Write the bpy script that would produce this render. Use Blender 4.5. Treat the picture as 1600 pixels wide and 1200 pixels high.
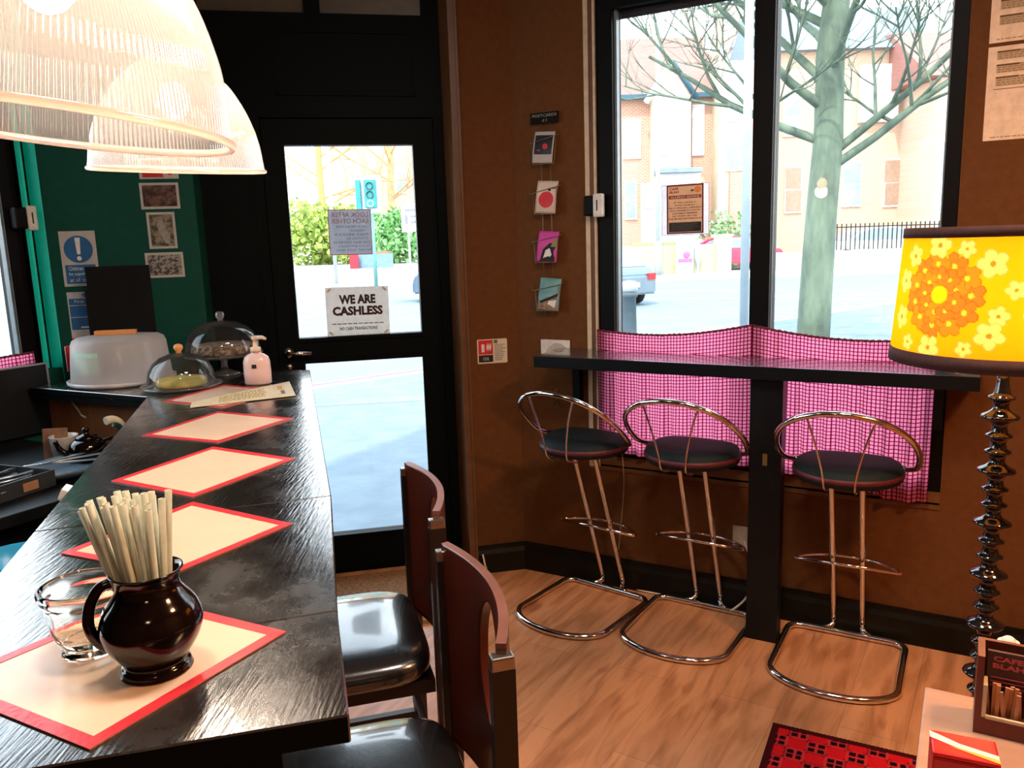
import bpy, bmesh, math, random
from mathutils import Vector, Matrix, Euler
PI = math.pi
sin, cos, rad = math.sin, math.cos, math.radians
random.seed(7)
for o in list(bpy.data.objects): bpy.data.objects.remove(o)
SC = bpy.context.scene
COL = SC.collection

# ---------------------------------------------------------------- camera
FPX, TH, RO, H = 1256.8, .17580, -.03238, 1.55
CF = Vector((0, cos(TH), -sin(TH)))
_u = Vector((0, sin(TH), cos(TH)))
CR = Vector((cos(RO), 0, 0)) + sin(RO)*_u
CU = Vector((-sin(RO), 0, 0)) + cos(RO)*_u
CAM = Vector((0, 0, H))
cd = bpy.data.cameras.new('camera'); co = bpy.data.objects.new('camera', cd); COL.objects.link(co)
cd.sensor_width = 36; cd.sensor_fit = 'HORIZONTAL'; cd.lens = FPX/1600*36
cd.clip_start = .02; cd.clip_end = 400
co.matrix_world = Matrix.Translation(CAM) @ Matrix((CR, CU, -CF)).transposed().to_4x4()
SC.camera = co

# ---------------------------------------------------------------- sky, sun, lamps, exposure
w = bpy.data.worlds.new('world'); SC.world = w; w.use_nodes = True
bgn = w.node_tree.nodes['Background']
tc = w.node_tree.nodes.new('ShaderNodeTexCoord'); sep = w.node_tree.nodes.new('ShaderNodeSeparateXYZ')
rp = w.node_tree.nodes.new('ShaderNodeValToRGB')
w.node_tree.links.new(tc.outputs['Generated'], sep.inputs[0]); w.node_tree.links.new(sep.outputs['Z'], rp.inputs[0])
w.node_tree.links.new(rp.outputs[0], bgn.inputs[0])
rp.color_ramp.elements[0].color = (.97, .98, 1, 1); rp.color_ramp.elements[1].color = (.62, .80, 1, 1)
rp.color_ramp.elements[1].position = .8
bgn.inputs[1].default_value = 4.4
sd = bpy.data.lights.new('sun', 'SUN'); so = bpy.data.objects.new('sun', sd); COL.objects.link(so)
sd.energy = 4.6; sd.angle = rad(1.5); sd.color = (1, .93, .82)
so.rotation_euler = Vector((.35, 1, -1.45)).to_track_quat('-Z', 'Y').to_euler()
SC.view_settings.view_transform = 'Standard'; SC.view_settings.look = 'None'
SC.view_settings.exposure = 0.35; SC.view_settings.gamma = 1; SC.view_settings.use_curve_mapping = False

def lamp(name, kind, loc, energy, color, size=.1, to=None):
    l = bpy.data.lights.new(name, kind); l.energy = energy; l.color = color
    o = bpy.data.objects.new(name, l); COL.objects.link(o); o.location = loc
    if kind == 'AREA': l.size = size
    else: l.shadow_soft_size = size
    if to is not None: o.rotation_euler = (Vector(to)-Vector(loc)).to_track_quat('-Z', 'Y').to_euler()
    return o
# unseen fill lights added under the ceiling to brighten floor and walls
lamp('ceiling_fill_light', 'AREA', (1.7, .9, 2.85), 66, (1, .50, .22), .35, (1.6, .2, 0))
lamp('ceiling_fill_light', 'AREA', (.35, 1.3, 2.85), 28, (1, .84, .74), .4, (.4, 1.4, 0))
lamp('ceiling_fill_light', 'AREA', (.3, -1.6, 2.85), 10, (1, .72, .48), .35, (.3, -1.6, 0))

# ---------------------------------------------------------------- frames of the three walls
AW, AD, AL = -rad(29.99), rad(90-78.03), rad(90-29.99)
WD, WN = Vector((cos(AW), sin(AW), 0)), Vector((-sin(AW), cos(AW), 0))
DD, DN = Vector((cos(AD), sin(AD), 0)), Vector((-sin(AD), cos(AD), 0))
def WP(u, v, z=0): return WD*u + WN*v + Vector((0, 0, z))
def DP(s, n, z=0): return DD*s + DN*n + Vector((0, 0, z))
VW, ND, NP, UL = 3.194, 3.764, 3.578, -3.223     # window wall, door plane, pier plane, left wall
def ray(x, y): return CF*FPX + CR*(x-800) + CU*(600-y)
def onz(x, y, z):
    d = ray(x, y); return CAM + d*((z-H)/d.z)
def at(x, y, Y):
    d = ray(x, y); return CAM + d*(Y/d.y)

# ---------------------------------------------------------------- materials
MATS = {}
def nodes(name):
    m = bpy.data.materials.new(name); m.use_nodes = True; nt = m.node_tree
    return m, nt, nt.nodes['Principled BSDF'], nt.links
def noise_color(nt, L, target, c1, c2, scale=(5, 5, 5), detail=4, lo=.35, hi=.65, coord='Object', rough=.6):
    t = nt.nodes.new('ShaderNodeTexCoord'); mp = nt.nodes.new('ShaderNodeMapping'); n = nt.nodes.new('ShaderNodeTexNoise')
    mp.inputs['Scale'].default_value = scale; n.inputs['Scale'].default_value = 1; n.inputs['Detail'].default_value = detail
    n.inputs['Roughness'].default_value = rough
    r = nt.nodes.new('ShaderNodeValToRGB')
    r.color_ramp.elements[0].position = lo; r.color_ramp.elements[1].position = hi
    r.color_ramp.elements[0].color = (*c1, 1); r.color_ramp.elements[1].color = (*c2, 1)
    L.new(t.outputs[coord], mp.inputs[0]); L.new(mp.outputs[0], n.inputs[0]); L.new(n.outputs[0], r.inputs[0])
    if target is not None: L.new(r.outputs[0], target)
    return n, r
def mat(name, c, rough=.5, metal=0, c2=None, scale=5, bump=0, bscale=60, spec=.5, coat=0, trans=0, ior=1.45, emit=None, es=1, detail=4, lo=.35, hi=.65):
    if name in MATS: return MATS[name]
    m, nt, b, L = nodes(name)
    b.inputs['Base Color'].default_value = (*c, 1); b.inputs['Roughness'].default_value = rough
    b.inputs['Metallic'].default_value = metal; b.inputs['Specular IOR Level'].default_value = spec
    b.inputs['Coat Weight'].default_value = coat; b.inputs['Coat Roughness'].default_value = .08
    b.inputs['Transmission Weight'].default_value = trans; b.inputs['IOR'].default_value = ior
    if emit: b.inputs['Emission Color'].default_value = (*emit, 1); b.inputs['Emission Strength'].default_value = es
    if c2 is None and not emit and not trans:
        c2 = tuple(v*.82 for v in c)
    if c2: noise_color(nt, L, b.inputs['Base Color'], c, c2, scale if isinstance(scale, tuple) else (scale,)*3, detail, lo, hi)
    if bump:
        t = nt.nodes.new('ShaderNodeTexCoord'); n = nt.nodes.new('ShaderNodeTexNoise'); n.inputs['Scale'].default_value = bscale
        n.inputs['Detail'].default_value = 5
        bp = nt.nodes.new('ShaderNodeBump'); bp.inputs['Strength'].default_value = bump; bp.inputs['Distance'].default_value = .004
        L.new(t.outputs['Object'], n.inputs[0]); L.new(n.outputs[0], bp.inputs['Height']); L.new(bp.outputs[0], b.inputs['Normal'])
    MATS[name] = m; return m
def glass_mat(name, tint=(1, 1, 1), gloss=.06, rough=.0, blend=.35, white=0):
    if name in MATS: return MATS[name]
    m, nt, b, L = nodes(name); nt.nodes.remove(b); out = nt.nodes['Material Output']
    tr = nt.nodes.new('ShaderNodeBsdfTransparent'); tr.inputs[0].default_value = (*tint, 1)
    gl = nt.nodes.new('ShaderNodeBsdfGlossy'); gl.inputs['Roughness'].default_value = rough
    fr = nt.nodes.new('ShaderNodeLayerWeight'); fr.inputs[0].default_value = blend
    mx = nt.nodes.new('ShaderNodeMixShader'); mm = nt.nodes.new('ShaderNodeMath'); mm.operation = 'MULTIPLY_ADD'
    mm.inputs[1].default_value = 1-gloss; mm.inputs[2].default_value = gloss; mm.use_clamp = True
    L.new(fr.outputs['Fresnel'], mm.inputs[0]); L.new(mm.outputs[0], mx.inputs[0]); L.new(tr.outputs[0], mx.inputs[1]); L.new(gl.outputs[0], mx.inputs[2])
    last = mx
    if white:
        df = nt.nodes.new('ShaderNodeBsdfDiffuse'); df.inputs[0].default_value = (.9, .88, .86, 1)
        tl = nt.nodes.new('ShaderNodeBsdfTranslucent'); tl.inputs[0].default_value = (.95, .9, .85, 1)
        a = nt.nodes.new('ShaderNodeMixShader'); a.inputs[0].default_value = .65
        L.new(df.outputs[0], a.inputs[1]); L.new(tl.outputs[0], a.inputs[2])
        c = nt.nodes.new('ShaderNodeMixShader'); c.inputs[0].default_value = white
        L.new(mx.outputs[0], c.inputs[1]); L.new(a.outputs[0], c.inputs[2]); last = c
    L.new(last.outputs[0], out.inputs[0])
    MATS[name] = m; return m
def cloth_mat(name, source, trans=.5):
    """diffuse plus translucent; source(nt, L) gives the colour socket"""
    m, nt, b, L = nodes(name); nt.nodes.remove(b); out = nt.nodes['Material Output']
    df = nt.nodes.new('ShaderNodeBsdfDiffuse'); tl = nt.nodes.new('ShaderNodeBsdfTranslucent'); mx = nt.nodes.new('ShaderNodeMixShader')
    mx.inputs[0].default_value = trans
    s = source(nt, L)
    L.new(s, df.inputs[0]); L.new(s, tl.inputs[0]); L.new(df.outputs[0], mx.inputs[1]); L.new(tl.outputs[0], mx.inputs[2]); L.new(mx.outputs[0], out.inputs[0])
    MATS[name] = m; return m
def vcol(nt, L):
    a = nt.nodes.new('ShaderNodeVertexColor'); a.layer_name = 'Col'; return a.outputs[0]
def wood_mat(name, c1, c2, scale=(3, 40, 3), rough=.45, coat=0, spec=.4):
    if name in MATS: return MATS[name]
    m, nt, b, L = nodes(name); b.inputs['Roughness'].default_value = rough; b.inputs['Coat Weight'].default_value = coat
    b.inputs['Specular IOR Level'].default_value = spec
    noise_color(nt, L, b.inputs['Base Color'], c1, c2, scale, 6, .3, .7)
    MATS[name] = m; return m

def paper_mat(name, c, tr=.35):
    def src(nt, L):
        n, r = noise_color(nt, L, None, c, tuple(v*.9 for v in c), (40, 40, 40)); return r.outputs[0]
    return cloth_mat(name, src, tr)
M_brown = mat('brown_wall_paint', (.125, .047, .012), .8, c2=(.105, .038, .009), scale=30, bump=.12, bscale=90, spec=.25)
M_trim = mat('brown_trim_paint', (.13, .058, .020), .45, c2=(.105, .045, .015), scale=12)
M_green = mat('green_wall_paint', (.001, .066, .044), .65, c2=(.001, .055, .036), scale=20, bump=.08, spec=.25)
M_teal = mat('lit_teal_reveal_paint', (.0, .78, .62), .5, c2=(.0, .72, .57), scale=30, bump=.1)  # teal made brighter in its colour to stand for left window light
M_black = mat('black_door_paint', (.001, .003, .003), .55, c2=(.0008, .0025, .0025), scale=15, spec=.10)
M_blackframe = mat('black_window_paint', (.002, .0025, .003), .5, c2=(.0015, .002, .0025), scale=15, spec=.15)
M_base = mat('black_skirting_paint', (.004, .0035, .0025), .4, c2=(.008, .007, .004), scale=8, spec=.2)
M_ceil = mat('ceiling_paint', (.30, .24, .18), .8, scale=4)
M_outwall = mat('render_outside', (.6, .5, .4), .8, scale=2)
M_glass = glass_mat('window_glass', (.97, .99, .985), .02, .0, .12)
M_white = mat('white_plastic', (.75, .74, .70), .35, scale=30)
M_paper = paper_mat('white_paper', (.82, .81, .78), .5)
M_cream = mat('cream_bead_paint', (.62, .52, .36), .5, c2=(.5, .40, .27), scale=25)
M_chrome = mat('chrome', (.82, .80, .78), .09, 1, c2=(.7, .66, .62), scale=9)
M_ink = mat('dark_ink', (.035, .012, .012), .7, scale=60)
M_blackink = mat('black_ink', (.012, .012, .012), .7, scale=60)
M_whiteink = mat('white_ink', (.8, .8, .78), .7, scale=60)
M_metal = mat('dull_metal', (.45, .42, .38), .3, 1, scale=20)

# ---------------------------------------------------------------- mesh building
class MB:
    def __init__(s, mats): s.bm = bmesh.new(); s.mats = mats if isinstance(mats, (list, tuple)) else [mats]; s.smooth = []
    def face(s, vs, mi=0, sm=False):
        try: f = s.bm.faces.new(vs)
        except ValueError: return None
        f.material_index = mi; f.smooth = sm; return f
    def box(s, x0, x1, y0, y1, z0, z1, mi=0, M=None, bev=0):
        co = [Vector((x, y, z)) for z in (z0, z1) for y in (y0, y1) for x in (x0, x1)]
        if M is not None: co = [M @ c for c in co]
        v = [s.bm.verts.new(c) for c in co]; fs = []
        for q in ((0, 2, 3, 1), (4, 5, 7, 6), (0, 1, 5, 4), (2, 6, 7, 3), (0, 4, 6, 2), (1, 3, 7, 5)):
            fs.append(s.face([v[i] for i in q], mi))
        if bev:
            es = list({e for f in fs for e in f.edges})
            bmesh.ops.bevel(s.bm, geom=es, offset=bev, segments=2, affect='EDGES', profile=.6)
        return s
    def prism(s, pts, z0, z1, mi=0, M=None, sm=False):
        """polygon pts (x,y) extruded z0..z1"""
        f = (lambda c: M @ Vector(c)) if M is not None else Vector
        a = [s.bm.verts.new(f((x, y, z0))) for x, y in pts]; b = [s.bm.verts.new(f((x, y, z1))) for x, y in pts]
        s.face(a[::-1], mi); s.face(b, mi); n = len(pts)
        for i in range(n): s.face([a[i], a[(i+1) % n], b[(i+1) % n], b[i]], mi, sm)
        return s
    def tube(s, pts, r, n=10, mi=0, closed=False, cap=True):
        pts = [Vector(p) for p in pts]; N = len(pts); rings = []
        rs = r if isinstance(r, (list, tuple)) else [r]*N
        tang = []
        for i in range(N):
            if closed: t = pts[(i+1) % N]-pts[i-1]
            else: t = pts[min(i+1, N-1)]-pts[max(i-1, 0)]
            tang.append(t.normalized() if t.length > 0 else Vector((0, 0, 1)))
        up = Vector((0, 0, 1)) if abs(tang[0].z) < .9 else Vector((1, 0, 0))
        nrm = tang[0].cross(up).normalized()
        for i in range(N):
            nrm = (nrm - tang[i]*nrm.dot(tang[i]))
            nrm = nrm.normalized() if nrm.length > 1e-6 else tang[i].orthogonal().normalized()
            bn = tang[i].cross(nrm)
            rings.append([s.bm.verts.new(pts[i] + (nrm*cos(2*PI*k/n)+bn*sin(2*PI*k/n))*rs[i]) for k in range(n)])
        R = range(N) if closed else range(N-1)
        for i in R:
            a, b = rings[i], rings[(i+1) % N]
            for k in range(n): s.face([a[k], a[(k+1) % n], b[(k+1) % n], b[k]], mi, True)
        if cap and not closed: s.face(rings[0][::-1], mi); s.face(rings[-1], mi)
        return s
    def lathe(s, prof, n=48, mi=0, M=None, ridge=0, nr=0, ang=2*PI, colf=None):
        full = abs(ang-2*PI) < 1e-6; cnt = n if full else n+1
        rings = []
        for r, z in prof:
            if r < 1e-5:
                c = Vector((0, 0, z)); c = M @ c if M is not None else c
                rings.append([s.bm.verts.new(c)]); continue
            ring = []
            for k in range(cnt):
                a = ang*k/n; rr = r*(1+ridge*cos(nr*a)) if ridge else r
                c = Vector((rr*cos(a), rr*sin(a), z)); c = M @ c if M is not None else c
                ring.append(s.bm.verts.new(c))
            rings.append(ring)
        for i in range(len(rings)-1):
            a, b = rings[i], rings[i+1]
            for k in range(n):
                k2 = (k+1) % cnt
                if len(a) == 1 and len(b) == 1: continue
                if len(a) == 1: s.face([a[0], b[k2], b[k]], mi, True)
                elif len(b) == 1: s.face([a[k], a[k2], b[0]], mi, True)
                else: s.face([a[k], a[k2], b[k2], b[k]], mi, True)
        return s
    def sphere(s, c, r, n=12, mi=0, sc=(1, 1, 1)):
        prof = [(0 if i in (0, n) else r*sin(PI*i/n), -r*cos(PI*i/n)) for i in range(n+1)]
        M = Matrix.Translation(c) @ Matrix.Diagonal((*sc, 1)); return s.lathe(prof, n*2, mi, M)
    def quad(s, pts, mi=0): s.face([s.bm.verts.new(Vector(p)) for p in pts], mi); return s
    def build(s, name, parent=None, recalc=True):
        if recalc: bmesh.ops.recalc_face_normals(s.bm, faces=s.bm.faces)
        me = bpy.data.meshes.new(name); s.bm.to_mesh(me); s.bm.free()
        for m in s.mats: me.materials.append(m)
        o = bpy.data.objects.new(name, me); COL.objects.link(o)
        if parent is not None: o.parent = parent
        return o
def thing(name, label, cat, loc=(0, 0, 0), rz=0, group=None, rot=None):
    o = bpy.data.objects.new(name, None); COL.objects.link(o); o.empty_display_size = .05
    o.location = loc; o.rotation_euler = rot if rot else (0, 0, rz); o['label'] = label; o['category'] = cat
    if group: o['group'] = group
    return o
def tag(o, label, cat, group=None, kind=None):
    o['label'] = label; o['category'] = cat
    if group: o['group'] = group
    if kind: o['kind'] = kind
    return o
def put(o, loc, rz=0): o.location = loc; o.rotation_euler = (0, 0, rz); return o
def struct(o, label=None):
    o['kind'] = 'structure'
    if label: o['label'] = label
    return o
def sroot(name):
    o = bpy.data.objects.new(name, None); COL.objects.link(o); o['kind'] = 'structure'; return o
def kids(o): return [c for c in bpy.data.objects if c.parent == o]
def copy_tree(o, parent=None):
    c = o.copy(); COL.objects.link(c)
    if parent is not None: c.parent = parent
    for ch in kids(o): copy_tree(ch, c)
    return c
def text(s, parent, M, width=None, height=None, m=None, name='lettering', align='LEFT', bold=.0, lines=1.0, mirror=False):
    """lettering in the local x/z plane of M facing -y; M places its lower left (or centre bottom)"""
    cu = bpy.data.curves.new(name, 'FONT'); cu.body = s; cu.size = 1; cu.offset = bold; cu.align_x = align; cu.space_line = lines
    cu.resolution_u = 2
    t = bpy.data.objects.new(name, cu); COL.objects.link(t)
    dg = bpy.context.evaluated_depsgraph_get(); me = bpy.data.meshes.new_from_object(t.evaluated_get(dg))
    bpy.data.objects.remove(t)
    xs = [v.co.x for v in me.vertices]; ys = [v.co.y for v in me.vertices]
    if not xs: return None
    w0, h0 = max(xs)-min(xs), max(ys)-min(ys)
    kx = (width/w0) if width else height/h0; ky = (height/h0) if height else kx
    cx = (max(xs)+min(xs))/2 if align == 'CENTER' else min(xs)
    y0 = min(ys)
    for v in me.vertices:
        x = (v.co.x-cx)*kx; x = -x if mirror else x
        v.co = M @ Vector((x, 0, (v.co.y-y0)*ky))
    me.materials.clear(); me.materials.append(m or M_ink)
    o = bpy.data.objects.new(name, me); COL.objects.link(o); o.parent = parent
    return o
T = Matrix.Translation
def RX(a): return Matrix.Rotation(a, 4, 'X')
def RY(a): return Matrix.Rotation(a, 4, 'Y')
def RZ(a): return Matrix.Rotation(a, 4, 'Z')
def smooth_pts(P, n=8):
    """Catmull-Rom through P"""
    P = [Vector(p) for p in P]; out = []
    for i in range(len(P)-1):
        a, b, c, d = P[max(i-1, 0)], P[i], P[i+1], P[min(i+2, len(P)-1)]
        for k in range(n):
            t = k/n
            out.append(.5*((2*b)+(c-a)*t+(2*a-5*b+4*c-d)*t*t+(3*b-a-3*c+d)*t**3))
    return out+[P[-1]]
def grid_sheet(name, mats, f, nu, nv, parent=None, colf=None, thick=0):
    """surface f(a,b) a,b in 0..1, with point colours from colf(a,b)"""
    bm = bmesh.new(); vs = [[bm.verts.new(f(i/nu, j/nv)) for i in range(nu+1)] for j in range(nv+1)]
    cl = []
    for j in range(nv):
        for i in range(nu):
            fc = bm.faces.new([vs[j][i], vs[j][i+1], vs[j+1][i+1], vs[j+1][i]]); fc.smooth = True
    bm.normal_update()
    me = bpy.data.meshes.new(name); bm.to_mesh(me); bm.free()
    for m in (mats if isinstance(mats, (list, tuple)) else [mats]): me.materials.append(m)
    if colf:
        ca = me.color_attributes.new('Col', 'FLOAT_COLOR', 'POINT'); k = 0
        for j in range(nv+1):
            for i in range(nu+1):
                ca.data[k].color = (*colf(i/nu, j/nv), 1); k += 1
    uv = me.uv_layers.new(name='UVMap')
    for l in me.loops:
        vi = l.vertex_index; uv.data[l.index].uv = ((vi % (nu+1))/nu, (vi//(nu+1))/nv)
    o = bpy.data.objects.new(name, me); COL.objects.link(o)
    if parent is not None: o.parent = parent
    if thick:
        sm = o.modifiers.new('s', 'SOLIDIFY'); sm.thickness = thick; sm.offset = 0
    return o

# ================================================================ SHELL OF THE ROOM
UR, VB, ZC = 2.25, -2.3, 2.95
L0 = DP(-1.118, NP); V_L0 = L0.dot(WN)
PC = DP(.796, NP); U_PC = PC.dot(WD)
# floor
def floor_mat():
    m, nt, b, L = nodes('laminate_oak_floor')
    t = nt.nodes.new('ShaderNodeTexCoord'); mp = nt.nodes.new('ShaderNodeMapping'); mp.inputs['Rotation'].default_value = (0, 0, rad(-58))
    br = nt.nodes.new('ShaderNodeTexBrick'); br.inputs['Scale'].default_value = 1
    br.inputs['Brick Width'].default_value = 1.25; br.inputs['Row Height'].default_value = .19; br.inputs['Mortar Size'].default_value = .0015
    br.inputs['Color1'].default_value = (.56, .275, .135, 1); br.inputs['Color2'].default_value = (.49, .23, .105, 1); br.inputs['Mortar'].default_value = (.36, .18, .095, 1)
    br.offset = .37
    L.new(t.outputs['Object'], mp.inputs[0]); L.new(mp.outputs[0], br.inputs[0])
    m2 = nt.nodes.new('ShaderNodeMapping'); m2.inputs['Scale'].default_value = (2.2, 14, 1); L.new(mp.outputs[0], m2.inputs[0])
    n = nt.nodes.new('ShaderNodeTexNoise'); n.inputs['Scale'].default_value = 1.6; n.inputs['Detail'].default_value = 8; n.inputs['Distortion'].default_value = .6
    L.new(m2.outputs[0], n.inputs[0])
    r = nt.nodes.new('ShaderNodeValToRGB'); r.color_ramp.elements[0].position = .32; r.color_ramp.elements[1].position = .58
    r.color_ramp.elements[0].color = (.62, .55, .48, 1); r.color_ramp.elements[1].color = (1, 1, 1, 1); L.new(n.outputs[0], r.inputs[0])
    n2 = nt.nodes.new('ShaderNodeTexNoise'); n2.inputs['Scale'].default_value = 5; n2.inputs['Detail'].default_value = 3
    r2 = nt.nodes.new('ShaderNodeValToRGB'); r2.color_ramp.elements[0].position = .27; r2.color_ramp.elements[1].position = .36
    r2.color_ramp.elements[0].color = (.6, .52, .45, 1); r2.color_ramp.elements[1].color = (1, 1, 1, 1)
    m3 = nt.nodes.new('ShaderNodeMapping'); m3.inputs['Scale'].default_value = (.6, 2, 1); L.new(mp.outputs[0], m3.inputs[0]); L.new(m3.outputs[0], n2.inputs[0]); L.new(n2.outputs[0], r2.inputs[0])
    mx = nt.nodes.new('ShaderNodeMixRGB'); mx.blend_type = 'MULTIPLY'; mx.inputs[0].default_value = 1
    L.new(br.outputs[0], mx.inputs[1]); L.new(r.outputs[0], mx.inputs[2])
    my = nt.nodes.new('ShaderNodeMixRGB'); my.blend_type = 'MULTIPLY'; my.inputs[0].default_value = 1
    L.new(mx.outputs[0], my.inputs[1]); L.new(r2.outputs[0], my.inputs[2]); L.new(my.outputs[0], b.inputs['Base Color'])
    b.inputs['Roughness'].default_value = .38; b.inputs['Specular IOR Level'].default_value = .35
    return m
room = [WP(UR, VB), WP(UR, VW+.3), WP(U_PC, VW+.0), DP(.85, ND+.1), DP(-1.2, ND+.1), WP(UL-.2, V_L0), WP(UL-.2, VB)]
room_in = [WP(UR, VB), WP(UR, VW+.02), WP(U_PC+.01, VW+.02), DP(.80, ND+.06), DP(-1.12, ND+.06), WP(UL-.01, V_L0+.02), WP(UL-.01, VB)]
struct(MB(floor_mat()).prism([(p.x, p.y) for p in room_in], -.02, 0).build('floor'))
struct(MB(M_ceil).prism([(p.x, p.y) for p in room], ZC, ZC+.12).build('ceiling'))
# upper storey: it shades the pavement outside
up = MB(M_outwall); up.prism([(p.x, p.y) for p in [WP(UR+6, VB-4), WP(UR+6, VW+.3), WP(U_PC, VW+.28), DP(.8, ND+.2), DP(-1.2, ND+.2), WP(UL-.28, V_L0), WP(UL-.28, VB-4)]], ZC+.13, 6.6)
struct(up.build('wall_upper_storey'))

def wall_with_hole(name, m, x0, x1, z1, hx0, hx1, hz0, hz1, t, mi_rev=None, mo=None):
    b = MB([m, mo or m])
    b.box(x0, hx0, 0, t, 0, z1); b.box(hx1, x1, 0, t, 0, z1)
    if hz0 > 0: b.box(hx0, hx1, 0, t, 0, hz0)
    b.box(hx0, hx1, 0, t, hz1, z1)
    return b
# window wall: local x = u, y outward
WX0, WX1, WZ0, WZ1 = -1.452, -.064, .547, 2.60
b = wall_with_hole('wall_right', M_brown, U_PC, UR, ZC, WX0, WX1, WZ0, WZ1, .28)
o = struct(put(b.build('wall_right'), WP(0, VW), AW))
# left wall : local x = v, y = -u ; origin at u=UL, v=0
LX0, LX1, LZ0, LZ1 = -.35, V_L0-.002, 1.10, 2.70
b = MB([M_green])
b.box(VB, LX0, 0, .28, 0, ZC); b.box(LX1, LX1+.5, 0.001, .28, 0, ZC); b.box(LX0, LX1, 0, .28, 0, LZ0); b.box(LX0, LX1, 0, .28, LZ1, ZC)
struct(put(b.build('wall_left'), WP(UL, 0), AL))
b = MB(M_teal); b.prism([(LX1+.003, 0), (LX1+.003, .06), (LX1-.016, .05), (LX1-.001, 0)], 1.05, LZ1); struct(put(b.build('trim_1'), WP(UL, 0), AL))
b = MB(M_teal); b.prism([(LX1-.030, .050), (LX1-.048, .050), (LX1-.040, .040), (LX1-.030, .040)], LZ0, LZ1); struct(put(b.build('trim_2'), WP(UL, 0), AL))
# green wall beside the door and brown pier
b = MB(M_green); b.box(-1.118, -.545, 0, .25, 0, ZC); struct(put(b.build('wall_front_left'), DP(0, NP), AD))
b = MB(M_brown); b.prism([(.53, 0), (.796, 0), (.86, .04), (.8, .35), (.518, .35), (.518, .19)], 0, ZC); struct(put(b.build('wall_front_right'), DP(0, NP), AD))
b = MB(M_trim); b.box(.528, .566, -.012, 0, .0, ZC); b.box(.528, .536, -.02, -.0115, .0, ZC); b.box(.556, .566, -.018, -.0115, 0, ZC)
struct(put(b.build('trim_3'), DP(0, NP), AD))
b = MB(mat('back_wall_paint', (.16, .08, .035), .7)); b.box(UL-.2, UR+.1, -.2, 0, 0, ZC); struct(put(b.build('wall_back'), WP(0, VB), AW))
b = MB(mat('back_wall_paint', (.16, .08, .035), .7)); b.box(0, .2, VB, VW, 0, ZC); struct(put(b.build('wall_side'), WP(UR, 0), AW))
# skirting
def skirt(name, P, Q, side, root=None):
    d = Q-P; a = math.atan2(d.y, d.x); l = d.length
    b = MB(M_base); b.prism([(0, 0), (.022*side, 0), (.022*side, .095), (.014*side, .115), (.012*side, .133), (0, .133)], 0, l, 0, Matrix(((0, 0, 1, 0), (1, 0, 0, 0), (0, 1, 0, 0), (0, 0, 0, 1))))
    o = b.build(name); o.location = P; o.rotation_euler = (0, 0, a); return struct(o)
skirt('baseboard_right', WP(U_PC, VW), WP(UR, VW), -1)
skirt('baseboard_front', DP(.567, NP), DP(.796, NP), -1)

# ---------------------------------------------------------------- door 1
dr = sroot('door_1'); put(dr, DP(0, ND), AD)
PU = (-.184, .373, 1.146, 1.990); PL = (-.165, .369, .200, 1.030)
b = MB(M_black)   # leaf
lx0, lx1, lz1, t0, t1 = -.275, .466, 2.10, -.02, .03
b.box(lx0, PU[0], t0, t1, .02, lz1); b.box(PU[1], lx1, t0, t1, .02, lz1)
b.box(PU[0], PU[1], t0, t1, .02, PL[2]); b.box(PU[0], PU[1], t0, t1, PL[3], PU[2]); b.box(PU[0], PU[1], t0, t1, PU[3], lz1)
b.box(PU[0], PL[0], t0, t1, PL[2], PL[3])
for p in (PU, PL):      # glazing beads
    for q in ((p[0]-.018, p[0], p[2]-.018, p[3]+.018), (p[1], p[1]+.018, p[2]-.018, p[3]+.018), (p[0], p[1], p[2]-.018, p[2]), (p[0], p[1], p[3], p[3]+.018)):
        b.box(q[0], q[1], t0-.008, t0, q[2], q[3])
b.build('door_leaf', dr)
for p in (PU, PL):
    b = MB(M_glass); b.box(p[0], p[1], .006, .010, p[2], p[3]); b.build('glass_pane', dr)
h = MB(M_chrome); h.tube([(-.235, -.022, 1.085), (-.235, -.06, 1.085), (-.225, -.068, 1.085), (-.131, -.068, 1.083)], .008, 10); h.lathe([(.0, -.002), (.024, 0), (.024, .006), (0, .008)], 20, 0, T((-.235, -.022, 1.085)) @ RX(PI/2)); h.build('door_handle', dr)
k = MB(M_metal); k.lathe([(.0, 0), (.015, 0), (.015, .004), (0, .005)], 16, 0, T((-.235, -.022, 1.02)) @ RX(PI/2)); k.build('keyhole_cover', dr)
# timber surround with transom lights
tr = sroot('trim_4'); put(tr, DP(0, ND), AD)
b = MB(M_black); y0, y1 = 0, .09
b.box(-.60, lx0-.006, y0, y1, 0, 2.54); b.box(lx1+.006, .53, y0, y1, 0, 2.54); b.box(lx0-.006, lx1+.006, y0, y1, 2.11, 2.54)
b.box(-.60, -.494, y0, y1, 2.54, ZC); b.box(-.061, .008, y0, y1, 2.54, ZC); b.box(.443, .53, y0, y1, 2.54, ZC)
b.box(-.494, .443, y0, y1, 2.88, ZC); b.box(-.275, .47, .0, .08, -.02, .018); b.box(-.30, -.262, .04, .09, 0, 2.54); b.box(.455, .49, .04, .09, 0, 2.54); b.box(-.3, .49, .04, .09, 2.08, 2.2)
for q in ((-.56, -.32, .1, .98), (-.56, -.32, 1.1, 2.0), (-.20, .40, 2.2, 2.46)):
    b.box(q[0], q[1], -.008, 0, q[2], q[2]+.012); b.box(q[0], q[1], -.008, 0, q[3], q[3]+.012); b.box(q[0], q[0]+.012, -.008, 0, q[2], q[3]); b.box(q[1]-.012, q[1], -.008, 0, q[2], q[3])
b.build('door_surround', tr)
M_dimglass = mat('covered_transom_glass', (.075, .07, .05), .35, c2=(.10, .085, .055), scale=14)
for p in ((-.494, -.061), (.008, .443)):
    b = MB(M_dimglass); b.box(p[0], p[1], .03, .04, 2.54, 2.88); b.build('transom_pane', tr)

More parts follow.
